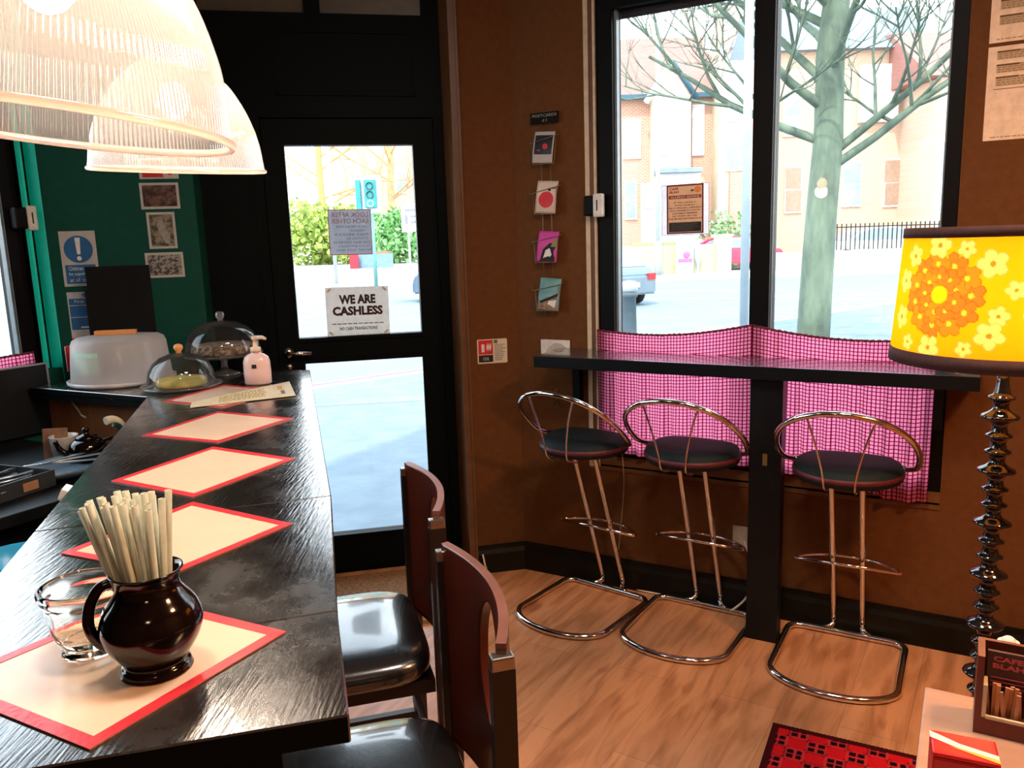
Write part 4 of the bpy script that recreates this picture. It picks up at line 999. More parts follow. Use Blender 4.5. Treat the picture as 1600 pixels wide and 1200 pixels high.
for k, (px, lab) in enumerate(((((217, 286), (279, 285), (221, 327), (281, 326)), 'white bordered dark landscape photo, upper of three'), (((228, 332), (273, 331), (234, 390), (277, 387)), 'upright photo of a pale figure in a dress, middle of three'), (((226, 396), (285, 393), (230, 435), (290, 432)), 'white bordered black and white crowd photo, lowest'))):
    t, W_, H_ = gsign('photo_print', lab, 'print', px, M_paper, g)
    patch(t, -W_/2+.010, W_/2-.010, -H_/2+.010, H_/2-.010, photo_mat('photo_image', st[k], (26, 34, 60)[k], k), 'image')
    if k == 1: 
        poly(t, [(-.01, .04), (.006, .045), (.012, .02), (.03, -.03), (.026, -.055), (.008, -.05), (-.008, -.01), (-.018, .02)], mat('pale_grey_dress', (.34, .34, .30), .6, c2=(.2, .2, .18), scale=90), 'pale_figure', y=-.0021)
# -- brown pier
(x0, z1), (x1, z0) = dco(745, 531, NP), dco(793, 566, NP); W_, H_ = x1-x0, z1-z0
t = flat('extinguisher_sign', 'small red and cream fire extinguisher sign on brown pier', 'sign', DP((x0+x1)/2, NP-.0006, (z0+z1)/2), AD, W_, H_, mat('cream_sign', (.72, .66, .48), .5), rad_=.006)
patch(t, -.46*W_, .02*W_, -.12*H_, .46*H_, M_red, 'red_panel'); patch(t, -.46*W_, .02*W_, -.44*H_, -.15*H_, M_blackink, 'black_panel'); tx(t, 'CO2', -.22*W_, -.36*H_, .18*W_, .12*H_, M_whiteink)
patch(t, -.36*W_, -.26*W_, -.02*H_, .30*H_, M_whiteink, 'extinguisher_symbol', y=-.0021)
for k in range(3): poly(t, [(-.18*W_+k*.055*W_, 0), (-.14*W_+k*.055*W_, .16*H_), (-.15*W_+k*.055*W_, .36*H_), (-.20*W_+k*.055*W_, .2*H_)], M_whiteink, 'flame_symbol', y=-.0021)
greeking(t, .08*W_, .46*W_, -.4*H_, .3*H_, 9, M_greyink, 3); patch(t, .06*W_, .18*W_, .32*H_, .46*H_, mat('green_print', (.05, .22, .08), .6), 'green_square')
# switch plate and key hook on the window wall
(x0, z1), (x1, z0) = wco(846, 530, VW), wco(892, 575, VW)
t = thing('switch_plate', 'white plate with grey patch just above left end of shelf', 'plate', WP((x0+x1)/2, VW-.001, (z0+z1)/2), AW)
b = MB(M_white); b.box(-(x1-x0)/2, (x1-x0)/2, -.008, 0, -(z1-z0)/2, (z1-z0)/2, bev=.003); b.build('plate', t)
poly(t, [(-.045, .012), (-.03, .03), (.0, .050), (.03, .046), (.055, .03), (.055, .0), (-.04, .0)], mat('grey_smudge', (.42, .38, .32), .7, c2=(.55, .50, .43), scale=60), 'worn_patch', y=-.0086)
x, zz = wco(870, 618, VW)
t = thing('wall_hook', 'small painted coat hook on wall below the shelf end', 'hook', WP(x, VW-.001, zz), AW)
b = MB(M_trim); b.box(-.010, .010, -.005, 0, -.055, .03, bev=.002); b.tube(smooth_pts([(0, -.005, -.02), (0, -.03, -.035), (0, -.04, -.02), (0, -.04, -.005)], 5), .004, 8); b.build('hook', t)
x, zz = wco(1163, 838, VW)
t = thing('wall_socket', 'white wall socket low behind the middle stool', 'socket', WP(x, VW-.001, zz), AW)
M_sock = mat('beige_socket_plastic', (.42, .34, .25), .4, scale=30)
b = MB(M_sock); b.box(-.046, .046, -.009, 0, -.043, .043, bev=.003); b.build('plate', t)
b = MB(M_sock); b.prism([(.022*cos(a*PI/10), .022*sin(a*PI/10)) for a in range(20)], .009, .04, 0, Matrix(((1, 0, 0, .008), (0, 0, -1, 0), (0, 1, 0, -.004), (0, 0, 0, 1)))); b.build('plug', t)
pk = lambda u, v, z: WP(u, v, z)
b = MB(M_cable)
pts = [WP(x+.01, VW-.04, zz-.005), WP(x+.05, VW-.06, .20), WP(x+.03, VW-.06, .09), WP(x-.03, VW-.07, .02), onz(1150, 942, .006), onz(1060, 933, .006), onz(1000, 922, .006), onz(965, 912, .006), onz(930, 896, .006), onz(900, 888, .006), onz(860, 884, .006), onz(800, 882, .006), onz(765, 868, .006), DP(.60, NP-.03, .03), DP(.585, NP-.028, .10)]
b.tube(smooth_pts(pts, 8), .0042, 8); o = b.build('floor_cable'); tag(o, 'thin cream cable trailing along floor below the stools', 'cable')
b = MB(mat('pale_brown_cord', (.42, .30, .20), .6)); b.tube(smooth_pts([WP(-1.30, VW-.012, .70), WP(-1.285, VW-.014, .5), WP(-1.30, VW-.014, .3), WP(-1.31, VW-.03, .15)], 6), .002, 6); o = b.build('hanging_cord'); tag(o, 'thin brown cord hanging down wall behind the left stool', 'cord')

# -- postcard rack
xr, zr = wco(852, 330, VW-.01)
t = thing('postcard_rack', 'wire postcard rack with black POSTCARDS header on brown wall', 'postcard rack', WP(-1.632, VW-.001, 1.24), AW)
M_wire = mat('brass_wire', (.40, .32, .20), .4, .8)
b = MB(M_wire)
for dx in (-.022, .022): b.tube([(dx, -.012, -.02), (dx, -.012, .80)], .0018, 6)
b.build('wire_frame', t)
cz = [.64+.12, .425+.13, .213+.135, .0+.13]
cz = [.700, .490, .283, .072]
for z_ in cz:
    b = MB(M_wire); b.tube([(-.075, -.014, z_+.035), (-.075, -.03, z_+.02), (-.06, -.03, z_+.02), (.06, -.03, z_+.045), (.075, -.014, z_+.05)], .0015, 6); b.tube([(-.06, -.03, z_+.02), (-.05, -.035, z_-.07), (.05, -.035, z_-.07), (.06, -.03, z_+.045)], .0015, 6); b.build('wire_pocket', t)
b = MB(M_cb); b.box(-.068, .066, -.016, -.012, .80, .845); hdr = b.build('header_board', t)
M_chalk = mat('chalk', (.40, .38, .36), .9)
text('POSTCARDS', hdr, T((0, -.0168, .826)), .115, .012, M_chalk, align='CENTER'); text('£1', hdr, T((0, -.0168, .806)), .022, .012, M_chalk, align='CENTER')
def postcard(px, label, base, seed, deco):
    c = [wco(*p, VW-.03) for p in px]
    # px: top left, top right, bottom left, bottom right (sagging card)
    tz = (c[0][1]+c[1][1])/2; bz = (c[2][1]+c[3][1])/2; cx = sum(q[0] for q in c)/4; w_ = ((c[1][0]-c[0][0])+(c[3][0]-c[2][0]))/2; h_ = tz-bz
    t = thing('postcard', label, 'postcard', WP(cx, VW-.026, (tz+bz)/2), AW, 'postcards in the wire rack'); t.rotation_euler = (rad(-7), rad(4), AW)
    o = grid_sheet('card', base, lambda a, q: Vector((w_*(a-.5), -.010*sin(PI*q)*.5-.004*(2*a-1)**2*(1-q), h_*(q-.5))), 10, 12, t, thick=.0006)
    def P2(a, q, lift=.0012): return Vector((w_*(a-.5), -.010*sin(PI*q)*.5-.004*(2*a-1)**2*(1-q)-lift, h_*(q-.5)))
    for k, (nm, m, pts) in enumerate(deco):
        b = MB(m); n = len(pts); c0 = (sum(p[0] for p in pts)/n, sum(p[1] for p in pts)/n)
        # subdivided fan so that the patch follows the bend
        L_ = .0012+.0004*k; rings = []
        for f_ in (1, .75, .5, .25): rings.append([b.bm.verts.new(P2(c0[0]+(p[0]-c0[0])*f_, c0[1]+(p[1]-c0[1])*f_, L_)) for p in pts])
        cv = b.bm.verts.new(P2(*c0, L_))
        for i in range(3):
            for j in range(n): b.face([rings[i][j], rings[i][(j+1) % n], rings[i+1][(j+1) % n], rings[i+1][j]])
        for j in range(n): b.face([rings[3][j], rings[3][(j+1) % n], cv])
        b.build(nm, t)
def rect(a0, a1, q0, q1, n=4): return [(a0+(a1-a0)*k/n, q0) for k in range(n)]+[(a1, q0+(q1-q0)*k/n) for k in range(n)]+[(a1-(a1-a0)*k/n, q1) for k in range(n)]+[(a0, q1-(q1-q0)*k/n) for k in range(n)]
def ell(cx, cy, rx, ry): return [(cx+rx*cos(2*PI*k/24), cy+ry*sin(2*PI*k/24)) for k in range(24)]
M_pink = mat('magenta_print', (.62, .06, .38), .5, c2=(.50, .05, .30), scale=10); M_olv = mat('olive_card_print', (.25, .24, .08), .6)
M_sky = photo_mat('harbour_photo', ((.05, .16, .17), (.10, .28, .28), (.16, .36, .36), (.04, .12, .13)), 9, 1)
postcard(((838, 205), (868, 204), (829, 255), (862, 256)), 'polaroid style postcard with dark image and red spot, top of rack', M_paper, 1, [('dark_image', mat('dark_image', (.012, .012, .018), .4), rect(.07, .93, .27, .88)), ('red_spot', M_red, ell(.58, .52, .13, .09)), ('small_red_mark', M_red, rect(.2, .36, .38, .42))])
postcard(((842, 283), (874, 281), (834, 334), (866, 334)), 'cream postcard with large red circle, second in rack', mat('cream_postcard', (.66, .58, .48), .6), 2, [('frame_line', M_redline, rect(.05, .95, .04, .96)), ('card_ground', mat('cream_postcard', (.66, .58, .48), .6), rect(.065, .935, .05, .95)), ('red_disc', M_red, ell(.5, .42, .36, .25)), ('black_bird', M_blackink, ell(.62, .72, .07, .04)), ('text_line', M_blackink, rect(.62, .92, .76, .785))])
postcard(((844, 361), (875, 361), (836, 409), (868, 411)), 'magenta postcard with black and white corner, third in rack', M_pink, 3, [('black_shape', M_blackink, [(.16, .02), (.9, .02), (.96, .62), (.6, .62), (.3, .42)]), ('white_shape', M_whiteink, [(.3, .06), (.56, .06), (.74, .25), (.62, .46), (.42, .38)]), ('olive_shape', M_olv, [(.66, .5), (.96, .5), (.96, .72), (.8, .74)])])
postcard(((846, 435), (878, 434), (838, 485), (872, 486)), 'teal sea view postcard with pale building, bottom of rack', M_sky, 4, [('brown_shore', mat('brown_shore', (.18, .09, .05), .6, c2=(.35, .22, .15), scale=80), [(.04, .03), (.96, .03), (.96, .62), (.55, .42), (.05, .2)]), ('white_building', M_whiteink, [(.4, .08), (.8, .08), (.86, .34), (.5, .30)]), ('black_band', M_blackink, [(.1, .2), (.9, .46), (.94, .55), (.1, .28)])])

# -- allergy poster on the street window
(x0, z1), (x1, z0) = wco(1042, 290, VW+.055), wco(1099, 364, VW+.055); W_, H_ = x1-x0, z1-z0
cxy, cz_ = (x0+x1)/2, (z0+z1)/2
M_kraft = paper_mat('kraft_poster_paper', (.92, .68, .45), .85); M_maroon = mat('maroon_print', (.16, .015, .012), .6)
t = flat('allergy_poster', 'kraft coloured allergy advice poster on the window glass', 'poster', WP(cxy, VW+.0555, cz_), AW, W_, H_, M_kraft, tilt=rad(-.5))
for q in ((-W_/2, W_/2, H_/2-.006, H_/2), (-W_/2, W_/2, -H_/2, -H_/2+.006), (-W_/2, -W_/2+.006, -H_/2, H_/2), (W_/2-.006, W_/2, -H_/2, H_/2)): patch(t, *q, M_maroon, 'border')
M_rink = mat('red_brown_ink', (.32, .03, .015), .7)
tx(t, 'CAFE', -.30*W_, .395*H_, .24*W_, .05*H_, M_rink, bold=.04); tx(t, 'BLAH', -.29*W_, .33*H_, .25*W_, .05*H_, M_rink, bold=.04)
disc(t, .34*W_, .39*H_, .013, M_orange, 'orange_mark'); patch(t, .16*W_, .24*W_, .355*H_, .39*H_, M_maroon, 'cup_symbol')
patch(t, -.44*W_, .44*W_, .215*H_, .285*H_, M_rink, 'title_band'); tx(t, 'ALLERGY ADVICE', 0, .228*H_, .78*W_, .042*H_, mat('cream_ink', (.7, .6, .45), .7), bold=.02)
for k, l in enumerate(('IF YOU HAVE A', 'FOOD ALLERGY', 'OR A SPECIAL DIETARY', 'REQUIREMENT PLEASE', 'INFORM A MEMBER', 'OF STAFF OR ASK', 'FOR MORE INFORMATION')): tx(t, l, 0, (.125-.055*k)*H_, W_*(.0455*len(l)), .027*H_, M_maroon, bold=.03)
patch(t, -.44*W_, .44*W_, -.46*H_, -.265*H_, M_blackink, 'black_panel')
greeking(t, -.38*W_, .40*W_, -.44*H_, -.28*H_, 7, mat('faded_print', (.16, .15, .13), .7), 8, y=-.0021, name='small_print', lh=.3)
(x0, z1), (x1, z0) = wco(1034, 290, VW+.066), wco(1108, 366, VW+.066)
t = flat('backing_sheet', 'pale sheet on outside of the window behind the allergy poster', 'paper', WP((x0+x1)/2, VW+.0645, (z0+z1)/2), AW, x1-x0, z1-z0, paper_mat('pale_lilac_paper', (.85, .80, .84), .8), tilt=rad(-.5))
W2, H2 = x1-x0, z1-z0
for q in ((-W2/2, W2/2, H2/2-.002, H2/2), (-W2/2, W2/2, -H2/2, -H2/2+.002), (-W2/2, -W2/2+.002, -H2/2, H2/2), (W2/2-.002, W2/2, -H2/2, H2/2)): patch(t, *q, M_redline, 'border')

# -- menu sheets on the wall right of the window
(x0, z1), (x1, z0) = wco(1544, 75, VW), wco(1536, 221, VW); H_ = z1-z0; W_ = .212
M_warmpaper = mat('cream_menu_paper', (.86, .68, .50), .8, scale=30); M_tan = mat('tan_print', (.36, .22, .10), .8, scale=60); M_dtan = mat('dark_tan_print', (.17, .08, .03), .8)
xl = (x0+x1)/2
for k, (zc, lab) in enumerate((((z1+z0)/2, 'lower cream menu sheet on wall above the floor lamp'), (z1+.012+H_/2, 'upper cream menu sheet on wall, cut by the top of photo'))):
    t = flat('menu_sheet', lab, 'paper', WP(xl+W_/2, VW-.0006, zc), AW, W_, H_, M_warmpaper, 'printed menu sheets on the brown wall')
    rows = ((.36, .45), (.22, .31), (.08, .18)) if k == 0 else ((.20, .30), (-.02, .08), (-.16, -.06), (-.32, -.22))
    for a, c in rows:
        patch(t, -.38*W_, .40*W_, a*H_, c*H_, mat('pale_tan_print', (.55, .42, .28), .8), 'tinted_block'); greeking(t, -.36*W_, .38*W_, a*H_, c*H_, 4, M_tan, k*9+int(a*100), y=-.0021)
        patch(t, -.38*W_, -.08*W_, (c-.018)*H_, c*H_, M_dtan, 'heading', y=-.0024)
    patch(t, -.40*W_, .42*W_, (.045 if k == 0 else .16)*H_, (.052 if k == 0 else .167)*H_, M_dtan, 'rule_line')
    greeking(t, -.40*W_, .40*W_, -.475*H_, -.455*H_, 1, M_tan, 40+k)

# ================================================================ RUG, DOOR MAT
P0, P1, P2 = onz(1208, 1132, 0), onz(1430, 1184, 0), onz(1184, 1200, 0)
ra = math.atan2((P1-P0).y, (P1-P0).x)
def rug_col(a, q):
    x, y = a*1.30, q*.70
    if x < .022 or x > 1.278 or y < .022 or y > .678: return (.045, .006, .008)
    red, blk = (.50, .010, .016), (.014, .004, .006)
    cx, cy = x/.056, y/.056; i, j = math.floor(cx), math.floor(cy); fx, fy = cx-i, cy-j
    if (i+j) % 2 == 0:
        return red if (fx-.5)**4+(fy-.5)**4 < .055 else (.12, .01, .012)
    for (ax, ay) in ((.28, .28), (.72, .28), (.28, .72), (.72, .72)):
        if abs(fx-ax) < .17 and abs(fy-ay) < .17: return blk
    return (.50, .03, .035)
t = thing('rug', 'small red and black patterned rug on the wooden floor', 'rug', (P0.x, P0.y, .001), ra)
M_rug = cloth_mat('woven_rug', vcol, .0)
grid_sheet('pile', M_rug, lambda a, q: Vector((a*1.30, -(1-q)*.70, .0065+.0008*sin(a*700))), 330, 180, t, lambda a, q: rug_col(a, 1-q))
b = MB(mat('rug_backing', (.05, .01, .01), .9)); b.box(0, 1.30, -.70, 0, 0, .0055); b.build('backing', t)
t = thing('door_mat', 'brown coir door mat in front of the glass door', 'door mat', DP(.02, ND-.36, .0005), AD)
b = MB(mat('coir', (.36, .19, .08), .95, c2=(.13, .06, .025), scale=(60, 120, 60), bump=.6, bscale=200)); b.box(-.50, .46, -.28, .28, 0, .016, bev=.003); b.build('coir_pile', t)

# ================================================================ TABLE AT THE RIGHT, BOXES
tc0 = onz(1445, 1072, .75)
t = thing('table', 'pale wooden cafe table at the lower right corner', 'table', (tc0.x, tc0.y, 0), AW)
M_tab = wood_mat('pale_pink_brown_table', (.40, .24, .17), (.33, .19, .13), (3, 34, 3), .4)
b = MB(M_tab); b.box(0, .75, -.70, 0, .725, .75, bev=.004); b.build('table_top', t)
for x, y in ((.06, -.06), (.69, -.06), (.06, -.64), (.69, -.64)):
    b = MB(M_leg); b.prism([(-.02, -.02), (.02, -.02), (.02, .02), (-.02, .02)], 0, .725, 0, T((x, y, 0))); b.build('leg', t)
b = MB(M_leg); b.box(.06, .69, -.07, -.05, .65, .724); b.box(.06, .69, -.65, -.63, .65, .724); b.build('apron', t)
# menu holder box
c = Vector((.757, 1.232, .7505))
t = thing('menu_holder', 'dark red brown wooden box holding menus and sugar sticks', 'box', c, AW)
M_mah = wood_mat('red_brown_holder_wood', (.16, .035, .025), (.10, .02, .014), (20, 20, 3), .35)
b = MB(M_mah); hw, hd, hh = .20, .07, .132
b.box(0, .010, -hd, 0, 0, hh); b.box(hw-.010, hw, -hd, 0, 0, hh); b.box(.010, hw-.010, -.008, 0, 0, hh); b.box(.010, hw-.010, -hd, -.008, 0, .006)
b.box(.010, hw-.010, -hd, -hd+.006, .006, .030); b.build('holder_box', t)
b = MB(M_cream); b.box(.010, .016, -hd-.001, -.040, .030, .085); b.box(.016, hw-.010, -hd-.001, -hd+.004, .028, .033); b.build('cream_edge', t)
b = MB(mat('dark_menu_card', (.055, .02, .018), .5, scale=20)); b.box(.014, hw-.014, -.036, -.030, .06, hh-.004); mc = b.build('menu_card', t)
text('CAFE', mc, T((.022, -.0366, .112)), .042, .009, M_redline, bold=.04); text('BLAH', mc, T((.022, -.0366, .100)), .044, .009, M_redline, bold=.04)
b = MB(M_redline)
for k in range(3): b.box(.02, .15, -.0372, -.0366, .084-.007*k, .0855-.007*k)
b.build('printed_lines', mc)
Rm = T(c) @ RZ(AW); rn = random.Random(9)
M_stick = wood_mat('brown_sugar_stick_paper', (.55, .26, .12), (.38, .16, .07), (10, 10, 40), .6)
for k in range(38):
    p = Rm @ Vector((.022+.0042*k, -.046-.006*(k % 3), .008)); b = MB(M_stick); b.box(-.0028, .0028, -.002, .002, 0, .068+rn.uniform(-.006, .006)); o = b.build('sugar_stick'); o.location = p
    o.rotation_euler = (rad(rn.uniform(-3, 3)), rad(rn.uniform(-9, 9)), AW); tag(o, 'slim brown paper sugar stick standing in the wooden holder', 'sugar stick', 'sugar sticks in the wooden holder')
# white shaker behind
p = at(1576, 1003, 1.36); t = thing('salt_shaker', 'white topped shaker just behind the wooden holder', 'shaker', (p.x, p.y, .7505))
b = MB(M_white); b.lathe([(0, 0), (.019, 0), (.021, .004), (.018, .05), (.014, p.z-.7505-.02), (.010, p.z-.7505-.012), (.0125, p.z-.7505-.004), (.012, p.z-.7505+.005), (.006, p.z-.7505+.010), (0, p.z-.7505+.011)], 28); b.build('shaker_body', t)
# red sugar packet box
p = onz(1447, 1135, .865)
t = thing('sugar_packet_box', 'red packet with white and yellow stripes on the table edge', 'packet', (p.x+.004, p.y-.002, .7505), -rad(24))
M_pk = mat('glossy_red_packet', (.60, .008, .015), .3, c2=(.52, .006, .012), scale=20, spec=.6)
b = MB(M_pk); b.box(0, .080, -.055, 0, 0, .106, bev=.004); b.box(.0, .080, -.055, .0, .106, .112, bev=.003); b.build('packet_body', t)
b = MB(mat('white_stripe_print', (.75, .72, .72), .4)); b.prism([(-.0005, -.004), (-.0005, -.02), (.03, -.034), (.079, -.046), (.079, -.036), (.035, -.024)], .1122, .1127); b.build('white_stripe', t)
b = MB(mat('yellow_stripe_print', (.85, .50, .05), .4)); b.prism([(.022, -.034), (.079, -.0535), (.079, -.0465), (.035, -.036)], .1122, .1127); b.build('yellow_stripe', t)
# little things at the far end of the shelf
for k, (x, lab) in enumerate(((1502, 'small white sugar packet at the shelf end under lampshade'), (1520, 'small clear dish at the shelf end beside lamp stem'))):
    p = onz(x, 578, 1.077)
    if k == 0: b = MB(M_paper); b.box(-.02, .02, -.012, .012, 0, .008, bev=.002); o = b.build('sugar_packet'); cat = 'packet'
    else: b = MB(M_thick); b.lathe([(0, 0), (.02, 0), (.03, .015), (.032, .022), (.028, .02), (.018, .005), (0, .004)], 24); o = b.build('glass_dish'); cat = 'dish'
    o.location = p+Vector((0, 0, .0005)); tag(o, lab, cat)

# ================================================================ THE STREET
GZ0 = -.15
M_road = mat('pale_asphalt', (.17, .21, .24), .85, c2=(.15, .19, .22), scale=1.2, bump=.1, bscale=60)
M_pave = mat('pavement_tarmac', (.16, .20, .23), .85, c2=(.12, .155, .185), scale=3.5, detail=8, bump=.15, bscale=120)
rd = thing('road', 'wide pale asphalt road seen through the windows', 'road', (0, 20, 0))
b = MB(M_road); b.box(-90, 90, -30, 90, GZ0-.4, GZ0-.10); b.build('asphalt', rd)
M_line = mat('white_road_paint', (.75, .76, .76), .7)
b = MB(M_line)
for (xa, ya, xb, yb) in ((965, 457, 1165, 453), (960, 468, 1165, 466), (1205, 463, 1420, 459), (1290, 470, 1400, 466), (1320, 478, 1500, 482)):
    p, q_ = onz(xa, ya, GZ0-.1), onz(xb, yb, GZ0-.1); d = (q_-p).normalized(); n = Vector((-d.y, d.x, 0))*.09
    b.prism([((v-Vector((0, 20, 0))).x, (v-Vector((0, 20, 0))).y) for v in (p-n, q_-n, q_+n, p+n)], GZ0-.0995, GZ0-.094)
b.build('lane_marking', rd)
pa, pb = onz(490, 608, GZ0), onz(660, 583, GZ0); pd = (pb-pa).normalized(); pr = Vector((pd.y, -pd.x, 0))
pv = thing('pavement', 'shaded grey pavement right outside the door', 'pavement', (0, 0, 0))
K0, K1 = pa-pd*14, pa+pd*22
ring = [WP(UR+5, VW+.3), WP(U_PC, VW+.29), DP(.81, ND+.12), DP(-1.2, ND+.12), WP(UL-.3, V_L0), WP(UL-.3, VB-4)]
b = MB(M_pave); b.prism([(p.x, p.y) for p in [WP(UR+5, VW+.3), K1, K0, WP(UL-.3, VB-4), WP(UL-.3, V_L0), DP(-1.2, ND+.12), DP(.81, ND+.12), WP(U_PC, VW+.29)]], GZ0-.099, GZ0); b.build('tarmac', pv)
M_kerb = mat('kerb_stone', (.48, .47, .45), .8, scale=6)
b = MB(M_kerb); n = -pr*.14; b.prism([(K0.x, K0.y), (K1.x, K1.y), ((K1+n).x, (K1+n).y), ((K0+n).x, (K0+n).y)], GZ0-.099, GZ0+.004); b.build('kerb', pv)
b = MB(mat('red_road_line', (.62, .22, .26), .8))
for d0 in (.45, .8): a1, a2 = K0-pr*d0, K1-pr*d0; b.prism([(a1.x, a1.y), (a2.x, a2.y), ((a2-pr*.09).x, (a2-pr*.09).y), ((a1-pr*.09).x, (a1-pr*.09).y)], GZ0-.0995, GZ0-.093)
b.build('red_line', pv)
b = MB(mat('utility_cover', (.16, .19, .22), .7)); c = onz(620, 622, GZ0)
b.prism([(c.x-.9, c.y-.35), (c.x+.4, c.y-.2), (c.x+.6, c.y+.15), (c.x-.4, c.y+.05)], GZ0+.0005, GZ0+.003); b.build('tar_patch', pv)
fp = thing('far_pavement', 'pale pavement strip across the road', 'pavement', (0, 35, 0))
b = MB(mat('pale_flagstones', (.42, .40, .37), .85, scale=2)); b.box(-90, 90, -2, 60, GZ0-.099, GZ0); b.build('flagstones', fp); b = MB(M_kerb); b.box(-90, 90, -2.2, -2, GZ0-.099, GZ0+.003); b.build('kerb', fp)

def pbox(b, x0, y0, x1, y1, Y, dep, mi=0, zbase=None):
    """box whose front face fills the given window of the photo at distance Y"""
    ym, xm = (y0+y1)/2, (x0+x1)/2
    l, r_, tp, bt = at(x0, ym, Y).x, at(x1, ym, Y).x, at(xm, y0, Y).z, at(xm, y1, Y).z
    if zbase is not None: bt = zbase
    b.box(l, r_, Y, Y+dep, bt, tp, mi); return l, r_, bt, tp
def part_at(name, m, t, *a, **k):
    b = MB(m); pbox(b, *a, **k); o = b.build(name); return loc_to(o, t) if False else _rel(o, t)
def _rel(o, t): o.parent = t; o.matrix_parent_inverse = Matrix.Identity(4); o.location = -t.location; return o
def brick(name, c1, c2, mo, sc=1.0):
    m, nt, b, L = nodes(name); t = nt.nodes.new('ShaderNodeTexCoord'); mp = nt.nodes.new('ShaderNodeMapping'); mp.inputs['Rotation'].default_value = (rad(90), 0, 0)
    br = nt.nodes.new('ShaderNodeTexBrick'); br.inputs['Scale'].default_value = sc; br.inputs['Brick Width'].default_value = .24; br.inputs['Row Height'].default_value = .085; br.inputs['Mortar Size'].default_value = .012
    for k, c in (('Color1', c1), ('Color2', c2), ('Mortar', mo)): br.inputs[k].default_value = (*c, 1)
    L.new(t.outputs['Object'], mp.inputs[0]); L.new(mp.outputs[0], br.inputs[0]); L.new(br.outputs[0], b.inputs['Base Color']); b.inputs['Roughness'].default_value = .85; return m
M_br1 = brick('pink_brick', (.50, .235, .15), (.42, .19, .12), (.55, .42, .33)); M_br2 = brick('peach_brick', (.56, .34, .22), (.50, .29, .18), (.6, .48, .38))
M_tile = mat('red_roof_tile', (.34, .15, .12), .8, c2=(.27, .12, .10), scale=(2, 2, 16)); M_slate = mat('blue_grey_slate', (.20, .26, .31), .7, c2=(.16, .21, .26), scale=(2, 2, 14))
M_stone = mat('cream_stone', (.62, .52, .38), .85, c2=(.52, .42, .30), scale=1.5); M_wframe = mat('white_window_paint', (.8, .8, .8), .5); M_wglass = mat('grey_window_pane', (.20, .26, .30), .2, c2=(.30, .36, .40), scale=1, spec=.6)
M_bargeb = mat('dark_blue_bargeboard', (.03, .10, .14), .5)
def window_on(t, x0, y0, x1, y1, Y, m=None, bars=1):
    b = MB(M_wframe); pbox(b, x0-1.5, y0-2, x1+1.5, y1+3, Y-.10, .09); f = _rel(b.build('window_frame'), t)
    b = MB(m or M_wglass); ym = (y0+y1)/2
    pbox(b, x0, y0, x1, ym-1, Y-.14, .03); pbox(b, x0, ym+1, x1, y1, Y-.14, .03); o = b.build('window_pane'); o.parent = f; return t
# building 1: pink brick house with gable
H1 = thing('brick_house', 'pink brick house with pointed gable and red tiled roof', 'house', (8, 46, 0))
b = MB(M_br1); pbox(b, 925, 150, 1112, 430, 44, 8, zbase=GZ0); _rel(b.build('wall'), H1)
zc, yb_ = at(1040, 148, 44).z, 44
l_, r_ = at(925, 150, 44).x, at(1117, 150, 44).x
b = MB(M_tile); M = Matrix(((0, 0, 1, 0), (1, 0, 0, 0), (0, 1, 0, 0), (0, 0, 0, 1))); b.prism([(43.6, zc-.1), (52.4, zc-.1), (48.5, zc+3.6), (47.5, zc+3.6)], l_-.3, r_+.1, 0, M); _rel(b.build('roof'), H1)
b = MB(M_bargeb); b.box(l_-.3, r_+.1, 43.45, 43.62, zc-.25, zc-.02); _rel(b.build('gutter'), H1)
gx, gz = at(1050, 97, 43).x, at(1050, 97, 43).z; gl, gr = at(1015, 150, 43).x, at(1086, 150, 43).x; gzb = at(1050, 150, 43).z
b = MB(mat('pale_gable_plaster', (.66, .52, .40), .8)); b.prism([(gl+.2, GZ0), (gr-.2, GZ0), (gr-.2, gzb), (gx, gz-.3), (gl+.2, gzb)], 43, 46, 0, Matrix(((1, 0, 0, 0), (0, 0, 1, 0), (0, 1, 0, 0), (0, 0, 0, 1)))); _rel(b.build('gable_bay'), H1)
b = MB(M_wframe); b.tube([(gl-.2, 42.9, gzb-.3), (gx, 42.9, gz)], .16, 4); _rel(b.build('bargeboard'), H1)
b = MB(M_bargeb); b.tube([(gr+.1, 42.9, gzb-.2), (gx, 42.9, gz)], .15, 4); _rel(b.build('bargeboard'), H1)
window_on(H1, 975, 188, 1000, 245, 44, mat('bright_window_pane', (.62, .60, .58), .4)); window_on(H1, 1083, 165, 1099, 240, 44, mat('bright_window_pane', (.62, .60, .58), .4)); window_on(H1, 1032, 190, 1044, 240, 43, mat('bright_window_pane', (.62, .60, .58), .4)); window_on(H1, 978, 285, 994, 340, 44); 
b = MB(M_slate); pbox(b, 1030, 262, 1098, 269, 41.5, 2); _rel(b.build('porch_roof'), H1); b = MB(M_wframe); pbox(b, 1034, 270, 1094, 372, 42.2, 1.0, zbase=GZ0); _rel(b.build('porch_bay'), H1)
b = MB(M_wframe); pbox(b, 1004, 286, 1033, 380, 40.5, .25); nb = _rel(b.build('white_board'), H1); b = MB(M_wglass); pbox(b, 1003, 285, 1006, 381, 40.4, .4); pbox(b, 1006, 323, 1026, 326, 40.4, .1); o = b.build('grey_frame'); o.parent = nb
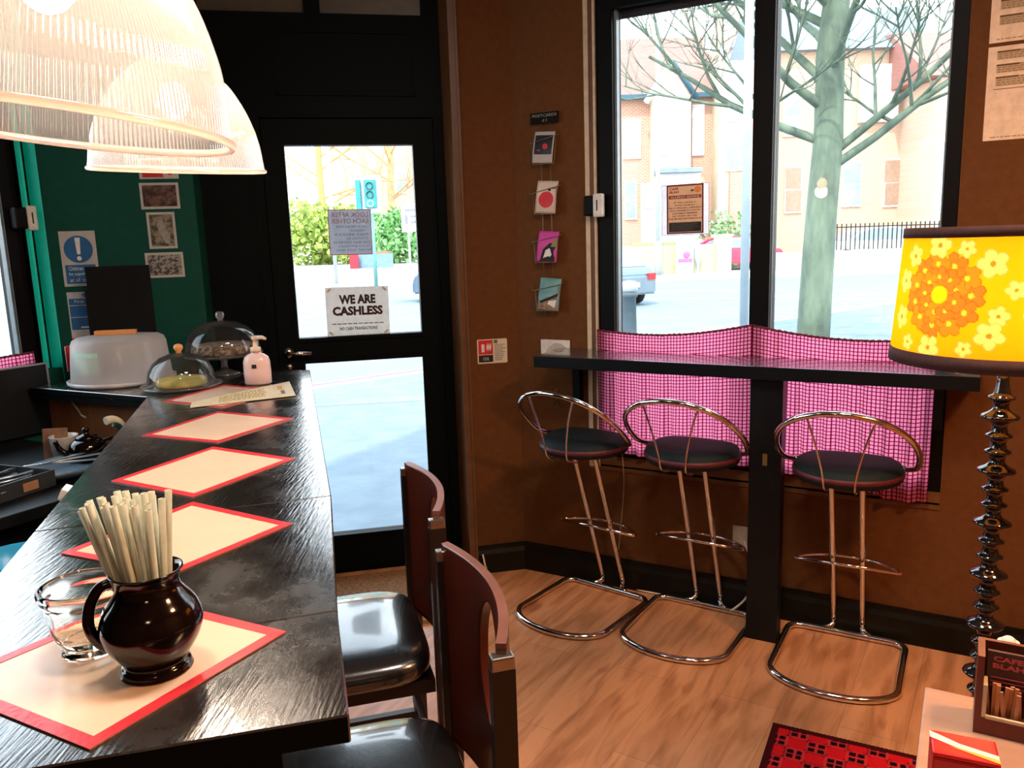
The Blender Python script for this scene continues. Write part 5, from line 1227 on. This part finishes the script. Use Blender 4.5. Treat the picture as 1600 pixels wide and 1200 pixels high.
# building 2: pale block with grey windows
H2_ = thing('pale_building', 'tall cream block with blue grey windows beside the mullion', 'building', (13, 47, 0))
b = MB(M_stone); pbox(b, 1122, 94, 1212, 430, 42.6, 9, zbase=GZ0); _rel(b.build('wall'), H2_)
M_bw = mat('pale_blue_blind', (.42, .52, .56), .6, scale=2)
window_on(H2_, 1140, 104, 1172, 186, 42.6, M_bw); window_on(H2_, 1135, 229, 1168, 264, 42.6, mat('blue_grey_shutter', (.26, .35, .40), .6)); window_on(H2_, 1196, 228, 1210, 262, 42.6)
b = MB(M_br1); pbox(b, 1140, 268, 1200, 400, 42.3, .25, zbase=GZ0); _rel(b.build('brick_panel'), H2_)
# building 3: long brick house on the right
H3 = thing('long_brick_house', 'long peach brick house with slate roof behind the tree', 'house', (18, 50, 0))
b = MB(M_br2); pbox(b, 1213, 70, 1440, 430, 46, 10, zbase=GZ0); _rel(b.build('wall'), H3)
l_, r_ = at(1213, 80, 46).x, at(1475, 80, 46).x; zc = at(1330, 76, 46).z
b = MB(M_slate); b.prism([(45.4, zc-.1), (56.4, zc-.1), (51.5, zc+3.2), (50.5, zc+3.2)], l_-.3, r_+.1, 0, M); _rel(b.build('roof'), H3)
b = MB(mat('white_render', (.78, .74, .68), .8)); pbox(b, 1345, 100, 1405, 190, 45.6, .3); _rel(b.build('white_gable_panel'), H3)
window_on(H3, 1383, 250, 1411, 320, 46, mat('brown_window_pane', (.36, .24, .17), .3)); window_on(H3, 1225, 150, 1250, 210, 46); window_on(H3, 1228, 262, 1252, 330, 46, mat('brown_window_pane', (.36, .24, .17), .3)); window_on(H3, 1318, 255, 1345, 320, 46)
# building 4 at the right edge
H4 = thing('corner_house', 'cream brick house corner at the right side of the window', 'house', (24, 46, 0))
b = MB(brick('cream_brick', (.66, .46, .34), (.60, .40, .28), (.7, .6, .5))); pbox(b, 1462, 118, 1640, 430, 42, 9, zbase=GZ0); _rel(b.build('wall'), H4)
b = MB(M_tile); l_, r_ = at(1445, 118, 42).x, at(1640, 118, 42).x; zc = at(1470, 120, 42).z; b.prism([(41.5, zc), (51.5, zc), (47, zc+3), (46, zc+3)], l_, r_, 0, M); _rel(b.build('roof'), H4)
window_on(H4, 1473, 222, 1490, 330, 42)
# building 5/6 behind the door's trees
H5 = thing('tan_house', 'pale tan house half hidden behind trees through the door', 'house', (-14, 98, 0))
b = MB(M_br2); pbox(b, 520, 190, 700, 400, 95, 12, zbase=GZ0); _rel(b.build('wall'), H5)
l_, r_ = at(515, 190, 95).x, at(705, 190, 95).x; zc = at(610, 190, 95).z
b = MB(M_tile); b.prism([(94.5, zc), (107.5, zc), (102, zc+6), (100, zc+6)], l_, r_, 0, M); _rel(b.build('roof'), H5)
window_on(H5, 620, 268, 634, 300, 95); window_on(H5, 575, 262, 588, 300, 95)
# garden walls, pillars, railings
gwl = thing('garden_wall', 'low yellowish stone garden wall across the road', 'wall', (8, 37.2, 0))
M_gwall = mat('yellow_stone', (.46, .42, .26), .9, c2=(.38, .35, .22), scale=(2, 2, 6))
b = MB(M_gwall); pbox(b, 940, 384, 1121, 414, 37, .4, zbase=GZ0); _rel(b.build('wall_body'), gwl)
b = MB(mat('green_moss_top', (.30, .42, .16), .9)); pbox(b, 990, 379, 1056, 384, 37, .5); _rel(b.build('mossy_top'), gwl)
gp = thing('gate_pillar', 'cream square gate pillar in front of the red car', 'pillar', (11, 37, 0)); b = MB(M_stone); pbox(b, 1121, 370, 1143, 416, 36.8, .7, zbase=GZ0); _rel(b.build('pillar'), gp); b = MB(M_wframe); pbox(b, 1119, 366, 1145, 370, 36.7, .9); _rel(b.build('cap'), gp)
gw2 = thing('stone_wall', 'grey stone wall below black railings on the right', 'wall', (18, 37, 0))
b = MB(brick('grey_stone_blocks', (.36, .34, .27), (.30, .28, .22), (.42, .40, .34), .35)); pbox(b, 1205, 388, 1640, 415, 37, .4, zbase=GZ0); _rel(b.build('wall_body'), gw2)
rl = thing('railings', 'thin black garden railings on the stone wall', 'railings', (18, 37, 0)); b = MB(M_blackink); z0_, z1_ = at(1400, 388, 37.2).z, at(1400, 347, 37.2).z
for k in range(46):
    x_ = at(1300+k*7.2, 370, 37.2).x; b.box(x_-.018, x_+.018, 37.15, 37.2, z0_, z1_)
b.box(at(1300, 370, 37.2).x, at(1630, 370, 37.2).x, 37.16, 37.19, z1_-.18, z1_-.13); _rel(b.build('bars'), rl)
# poster boards at the wall
pbd = thing('poster_board', 'white board with pink drawing leaning on garden wall', 'board', (9, 36.8, 0)); b = MB(M_wframe); pbox(b, 1057, 370, 1084, 411, 36.6, .15, zbase=GZ0); f = _rel(b.build('board'), pbd)
pc = at(1073, 398, 36.55); b = MB(mat('pink_print', (.72, .12, .30), .6)); pbox(b, 1060, 404, 1082, 410, 36.55, .04); b.sphere(Vector((pc.x, 36.58, pc.z)), .16, 10, sc=(1, .3, 1)); o = b.build('pink_drawing'); o.parent = f
pb2 = thing('round_sign', 'oval pale blue board beside the pink one', 'board', (9.8, 36.8, 0)); c = at(1091, 396, 36.7); b = MB(mat('pale_blue_print', (.35, .55, .66), .6)); b.sphere(Vector((c.x, 36.75, c.z)), .5, 12, sc=(.32, .15, 1)); b.box(c.x-.04, c.x+.04, 36.72, 36.78, GZ0, c.z-.3); _rel(b.build('board'), pb2)
# cars
def car(name, label, loc, rz, col, s=1.0):
    t = thing(name, label, 'car', loc, rz); M = mat(name+'_paint', col, .25, scale=3, spec=.6, coat=.5)
    b = MB(M); b.prism([(-2.1, .28), (-2.12, .62), (-2.0, .86), (-1.25, .93), (-.75, 1.30), (-.35, 1.44), (.7, 1.46), (1.35, 1.30), (1.95, .95), (2.1, .80), (2.12, .30)], -.84, .84, 0, Matrix(((1, 0, 0, 0), (0, 0, 1, 0), (0, 1, 0, 0), (0, 0, 0, 1)))); bmesh.ops.bevel(b.bm, geom=b.bm.edges[:], offset=.05, segments=2, affect='EDGES'); b.build('car_body', t)
    for sy in (-1, 1):
        b = MB(M_wglass); b.prism([(-1.1, .95), (-.68, 1.28), (-.3, 1.39), (.62, 1.40), (1.2, 1.27), (1.6, .97)], 0, .01, 0, Matrix(((1, 0, 0, 0), (0, 0, 1, .845*sy-.005), (0, 1, 0, 0), (0, 0, 0, 1)))); b.build('side_window', t)
    b = MB(M_wglass); b.box(-.01, .01, -.68, .68, -.22, .2, M=T((1.64, 0, 1.15)) @ RY(rad(-57))); b.build('rear_window', t); b = MB(M_wglass); b.box(-.01, .01, -.68, .68, -.25, .25, M=T((-1.02, 0, 1.13)) @ RY(rad(52))); b.build('windscreen', t)
    for x_ in (-1.3, 1.3):
        for y_ in (-.76, .76):
            b = MB(M_blackink); b.lathe([(0, -.1), (.2, -.1), (.31, -.09), (.32, -.05), (.32, .05), (.31, .09), (.2, .1), (0, .1)], 24, 0, T((x_, y_, .32)) @ RX(PI/2)); b.build('wheel', t)
    b = MB(mat('red_tail_light', (.5, .02, .02), .3)); b.box(2.08, 2.13, -.8, -.55, .68, .85); b.box(2.08, 2.13, .55, .8, .68, .85); b.build('tail_light', t)
    b = MB(M_wframe); b.box(2.10, 2.15, -.26, .26, .5, .62); b.build('number_plate', t)
    t.scale = (s, s, s); return t
p = at(972, 415, 22.5); car('silver_car', 'pale blue grey car driving past at the left window edge', (p.x-.95, 23, GZ0-.1), rad(-62), (.10, .15, .19))
p = at(1128, 365, 40); car('red_car', 'red car parked behind the garden wall and pillar', (p.x+.2, 39.3, GZ0), rad(184), (.62, .03, .09), 1.1)
p = at(643, 415, 26); car('dark_car', 'blue grey car nose at the right edge of the door glass', (p.x+2.15, 26, GZ0-.1), rad(5), (.10, .15, .22))
p = at(1345, 365, 42); car('white_car', 'white car parked behind the stone wall', (p.x, 41.0, GZ0), rad(2), (.72, .72, .74), 1.25)
# bollard, poles, traffic light
p = at(983, 440, 12); t = thing('bollard', 'grey round topped bollard on pavement at left of window', 'bollard', (p.x, 12, GZ0))
b = MB(mat('grey_painted_iron', (.08, .11, .13), .6, scale=6)); hb = p.z-GZ0; b.lathe([(0, 0), (.12, 0), (.115, .1), (.10, hb-.24), (.125, hb-.22), (.125, hb-.16), (.105, hb-.15)], 24); b.build('shaft', t); b = MB(mat('pale_grey_cap', (.42, .46, .48), .5)); b.lathe([(.105, hb-.15), (.13, hb-.13), (.13, hb-.04), (.10, hb), (0, hb+.02)], 24); b.build('cap', t)
def pole(name, label, cat, x, y, Y, r, ztop, m, base=None):
    p = at(x, y, Y); t = thing(name, label, cat, (p.x, Y, GZ0)); b = MB(m); b.lathe([(0, 0), (r, 0), (r*.85, ztop), (0, ztop)], 16); b.build('pole', t)
    if base: b = MB(m); b.lathe([(0, 0), (r*base, 0), (r*base, 1.4), (r, 1.5)], 16); b.build('base', t)
    return t
M_pole = mat('pale_grey_pole', (.40, .44, .46), .5, scale=3)
pole('lamp_post', 'tall thin grey lamp post across the road', 'lamp post', 1028, 300, 36, .10, 13, M_pole, 1.7)
pole('sign_pole', 'pale grey pole standing just left of the window mullion', 'pole', 1166, 300, 9, .05, 6, mat('pale_blue_grey_pole', (.40, .48, .53), .5, scale=3))
pole('telegraph_pole', 'thin pole left of the traffic light', 'pole', 516, 300, 38, .09, 9, M_pole)
t = pole('traffic_light', 'traffic light showing green through the door glass', 'traffic light', 579, 300, 24, .06, 2.6, mat('grey_green_pole', (.12, .30, .28), .5))
M_tl = mat('teal_signal_casing', (.03, .26, .26), .5); zt = at(578, 325, 24).z-GZ0; ztp = at(578, 281, 24).z-GZ0
b = MB(M_wframe); b.box(-.30, .30, .03, .06, zt-.15, ztp+.12, bev=.01); b.build('backing_board', t)
b = MB(M_tl); b.box(-.17, .17, -.15, .03, zt, ztp, bev=.02); b.box(-.42, -.28, -.1, .1, zt-.1, ztp); sh_t = b.build('signal_head', t)
for k, (c_, e_) in enumerate((((.05, .07, .07), None), ((.05, .07, .07), None), ((.3, 1, .8), (.25, 1, .75)))):
    b = MB(mat('signal_lens_green' if e_ else 'signal_lens_off', c_, .3, emit=e_, es=5)); b.lathe([(0, -.02), (.07, -.012), (.10, 0), (.10, .03)], 24, 0, T((0, -.16, ztp-.18-k*(ztp-zt-.3)/2)) @ RX(PI/2)); b.build('lens', sh_t)
# white street sign and planter seen through the door
t = thing('street_board', 'white rectangular street sign at right side of door glass', 'sign', (0, 34, 0)); t.location = (at(640, 340, 60).x, 60, GZ0)
b = MB(M_wframe); pbox(b, 627, 318, 654, 362, 60, .15); _rel(b.build('board'), t); b = MB(M_greyink)
for q_ in ((632, 326, 650, 330), (632, 336, 637, 350), (641, 336, 650, 340), (641, 345, 650, 349)): pbox(b, *q_, 59.95, .04)
_rel(b.build('dark_marks'), t); b = MB(M_pole); pbox(b, 638, 362, 641, 412, 60, .15, zbase=GZ0); _rel(b.build('pole'), t)
t = thing('planter', 'long blue planter box on the far pavement', 'planter', (at(585, 402, 62).x, 62.5, GZ0)); b = MB(mat('blue_grey_planter', (.16, .26, .36), .6)); pbox(b, 552, 397, 612, 411, 62.5, .8, zbase=GZ0); _rel(b.build('trough'), t)
b = MB(mat('brown_earth', (.30, .17, .10), .9)); pbox(b, 575, 393, 608, 397, 62.6, .6); _rel(b.build('earth'), t)
t = thing('red_bin', 'small red box beside the blue planter', 'bin', (at(553, 402, 62).x, 62, GZ0)); b = MB(M_red); pbox(b, 546, 397, 559, 408, 62, .3, zbase=GZ0); _rel(b.build('bin'), t)

# hedges and trees
def foliage(name, label, cat, x0, y0, x1, y1, Y, dep, c1, c2, seed, n=2200, size=.16):
    ym, xm = (y0+y1)/2, (x0+x1)/2; l, r_ = at(x0, ym, Y).x, at(x1, ym, Y).x; z0_, z1_ = max(GZ0, at(xm, y1, Y).z), at(xm, y0, Y).z
    t = thing(name, label, cat, ((l+r_)/2, Y+dep/2, GZ0)); rn = random.Random(seed); b = MB(mat(name+str(seed)+'_leaves' if False else 'leaves_%s' % label.split()[0], c1, .8, c2=c2, scale=3))
    nb = 9; blobs = [(rn.uniform(l, r_), rn.uniform(Y, Y+dep), rn.uniform(GZ0+.2*(z1_-GZ0), z1_-.25*(z1_-GZ0)), rn.uniform(.22, .42)*(z1_-GZ0)) for _ in range(nb)]+[(l+(r_-l)*(k+.5)/7, Y+dep/2, GZ0+.42*(z1_-GZ0), .5*(z1_-GZ0)) for k in range(7)]
    for k in range(n):
        bx, by, bz, br_ = blobs[k % len(blobs)]
        v = Vector((rn.gauss(0, 1), rn.gauss(0, 1), rn.gauss(0, 1))).normalized()*br_*rn.uniform(.75, 1.05); v.x *= 1.2
        c = Vector((bx, by, bz))+v
        if c.z < GZ0+.05: continue
        a, e_ = Vector((rn.uniform(-1, 1), rn.uniform(-1, 1), rn.uniform(-1, 1))).normalized()*size, Vector((rn.uniform(-1, 1), rn.uniform(-1, 1), rn.uniform(-1, 1))).normalized()*size
        b.quad([c-a, c-e_, c+a, c+e_])
    o = _rel(b.build('leaves', recalc=False), t); 
    b = MB(mat('shrub_stem', (.2, .13, .08), .9)); b.tube([((l+r_)/2, Y+dep/2, GZ0), ((l+r_)/2+.1, Y+dep/2, GZ0+.6*(z1_-GZ0))], .09, 6); _rel(b.build('stem'), t); return t
foliage('hedge', 'yellow green hedge left of the traffic light', 'hedge', 450, 308, 560, 395, 78, 5, (.36, .46, .10), (.26, .36, .07), 1, 2600, .3)
foliage('shrub', 'green bushy shrub right of the traffic light', 'shrub', 585, 318, 628, 396, 74, 5, (.22, .46, .16), (.16, .36, .12), 2, 1900, .3)
foliage('shrub', 'small round green shrub above the red car', 'shrub', 1122, 330, 1162, 352, 41, .8, (.22, .40, .18), (.16, .30, .12), 3, 800, .12)
def tree(name, label, base, h, r, lean, c1, c2, seed, z_first, levels=4, spread=.9, twigs=1.0, splits=(16, 6, 5, 4)):
    t = thing(name, label, 'tree', base); rn = random.Random(seed); M = mat('bark_'+str(seed), c1, .9, c2=c2, scale=(5, 5, 1.5), bump=.3, bscale=25)
    pts = [Vector((lean[0]*k/8*h+rn.uniform(-.03, .03)*k, lean[1]*k/8*h, h*k/8)) for k in range(9)]
    b = MB(M); b.tube(pts, [r*(1-.055*k) for k in range(9)], 14); b.build('trunk', t)
    b = MB(M)
    def grow(p, d, ln, rr, lv):
        n = 4; P = [p]; q = p.copy(); dd = d.copy()
        for k in range(n):
            dd = (dd+Vector((rn.uniform(-1, 1), rn.uniform(-1, 1), rn.uniform(-.4, .9)))*.17).normalized(); q = q+dd*ln/n; P.append(q.copy())
        b.tube(P, [rr*(1-.17*k) for k in range(n+1)], 6 if lv < 2 else 3, cap=False)
        if lv >= levels: return
        for k in range(splits[min(lv, 3)]):
            f = rn.uniform(.25, 1); i = min(n-1, int(f*n)); pp = P[i].lerp(P[i+1], f*n-i)
            nd_ = (dd*.7+Vector((rn.uniform(-1, 1), rn.uniform(-1, 1), rn.uniform(-.5, 1)))*.8).normalized()
            grow(pp, nd_, ln*rn.uniform(.42, .62), max(rr*.45, .004), lv+1)
    for k in range(splits[0]):
        f = z_first+(1-z_first)*(k+rn.random())/splits[0]; i = min(7, int(f*8)); pp = pts[i].lerp(pts[i+1], f*8-i); a = rn.uniform(0, 2*PI) if k > 3 else (rn.choice((0, PI))+rn.uniform(-.5, .5))
        grow(pp, Vector((cos(a)*spread, sin(a)*spread, rn.uniform(.25, .75))).normalized(), h*(1-f*.55)*.42, r*.30, 1)
    b.build('branches', t, recalc=False); return t
p = at(1272, 440, 10); tree('bare_tree', 'bare street tree with greenish trunk in the right window', (p.x, 10, GZ0), 7.5, .205, (.012, 0), (.18, .23, .16), (.09, .12, .09), 5, .30, 4, splits=(22, 7, 6, 4))
p = at(1112, 108, 54); tree('far_tree', 'leaning bare tree rising behind the gabled house', (p.x-1.2, 55, GZ0), 19, .42, (.12, 0), (.40, .33, .27), (.3, .25, .2), 8, .55, 4, splits=(14, 5, 4, 4))
p = at(505, 330, 86); tree('orange_tree', 'bare golden brown tree behind the yellow green hedge', (p.x, 86, GZ0), 20, .42, (0, 0), (.62, .36, .12), (.50, .28, .10), 12, .25, 4, splits=(14, 5, 4, 4))
p = at(612, 330, 88); tree('brown_tree', 'bare brown tree above the green shrub', (p.x, 88, GZ0), 21, .42, (.01, 0), (.55, .34, .18), (.42, .26, .14), 15, .25, 4, splits=(14, 5, 4, 4))
#==MORE==
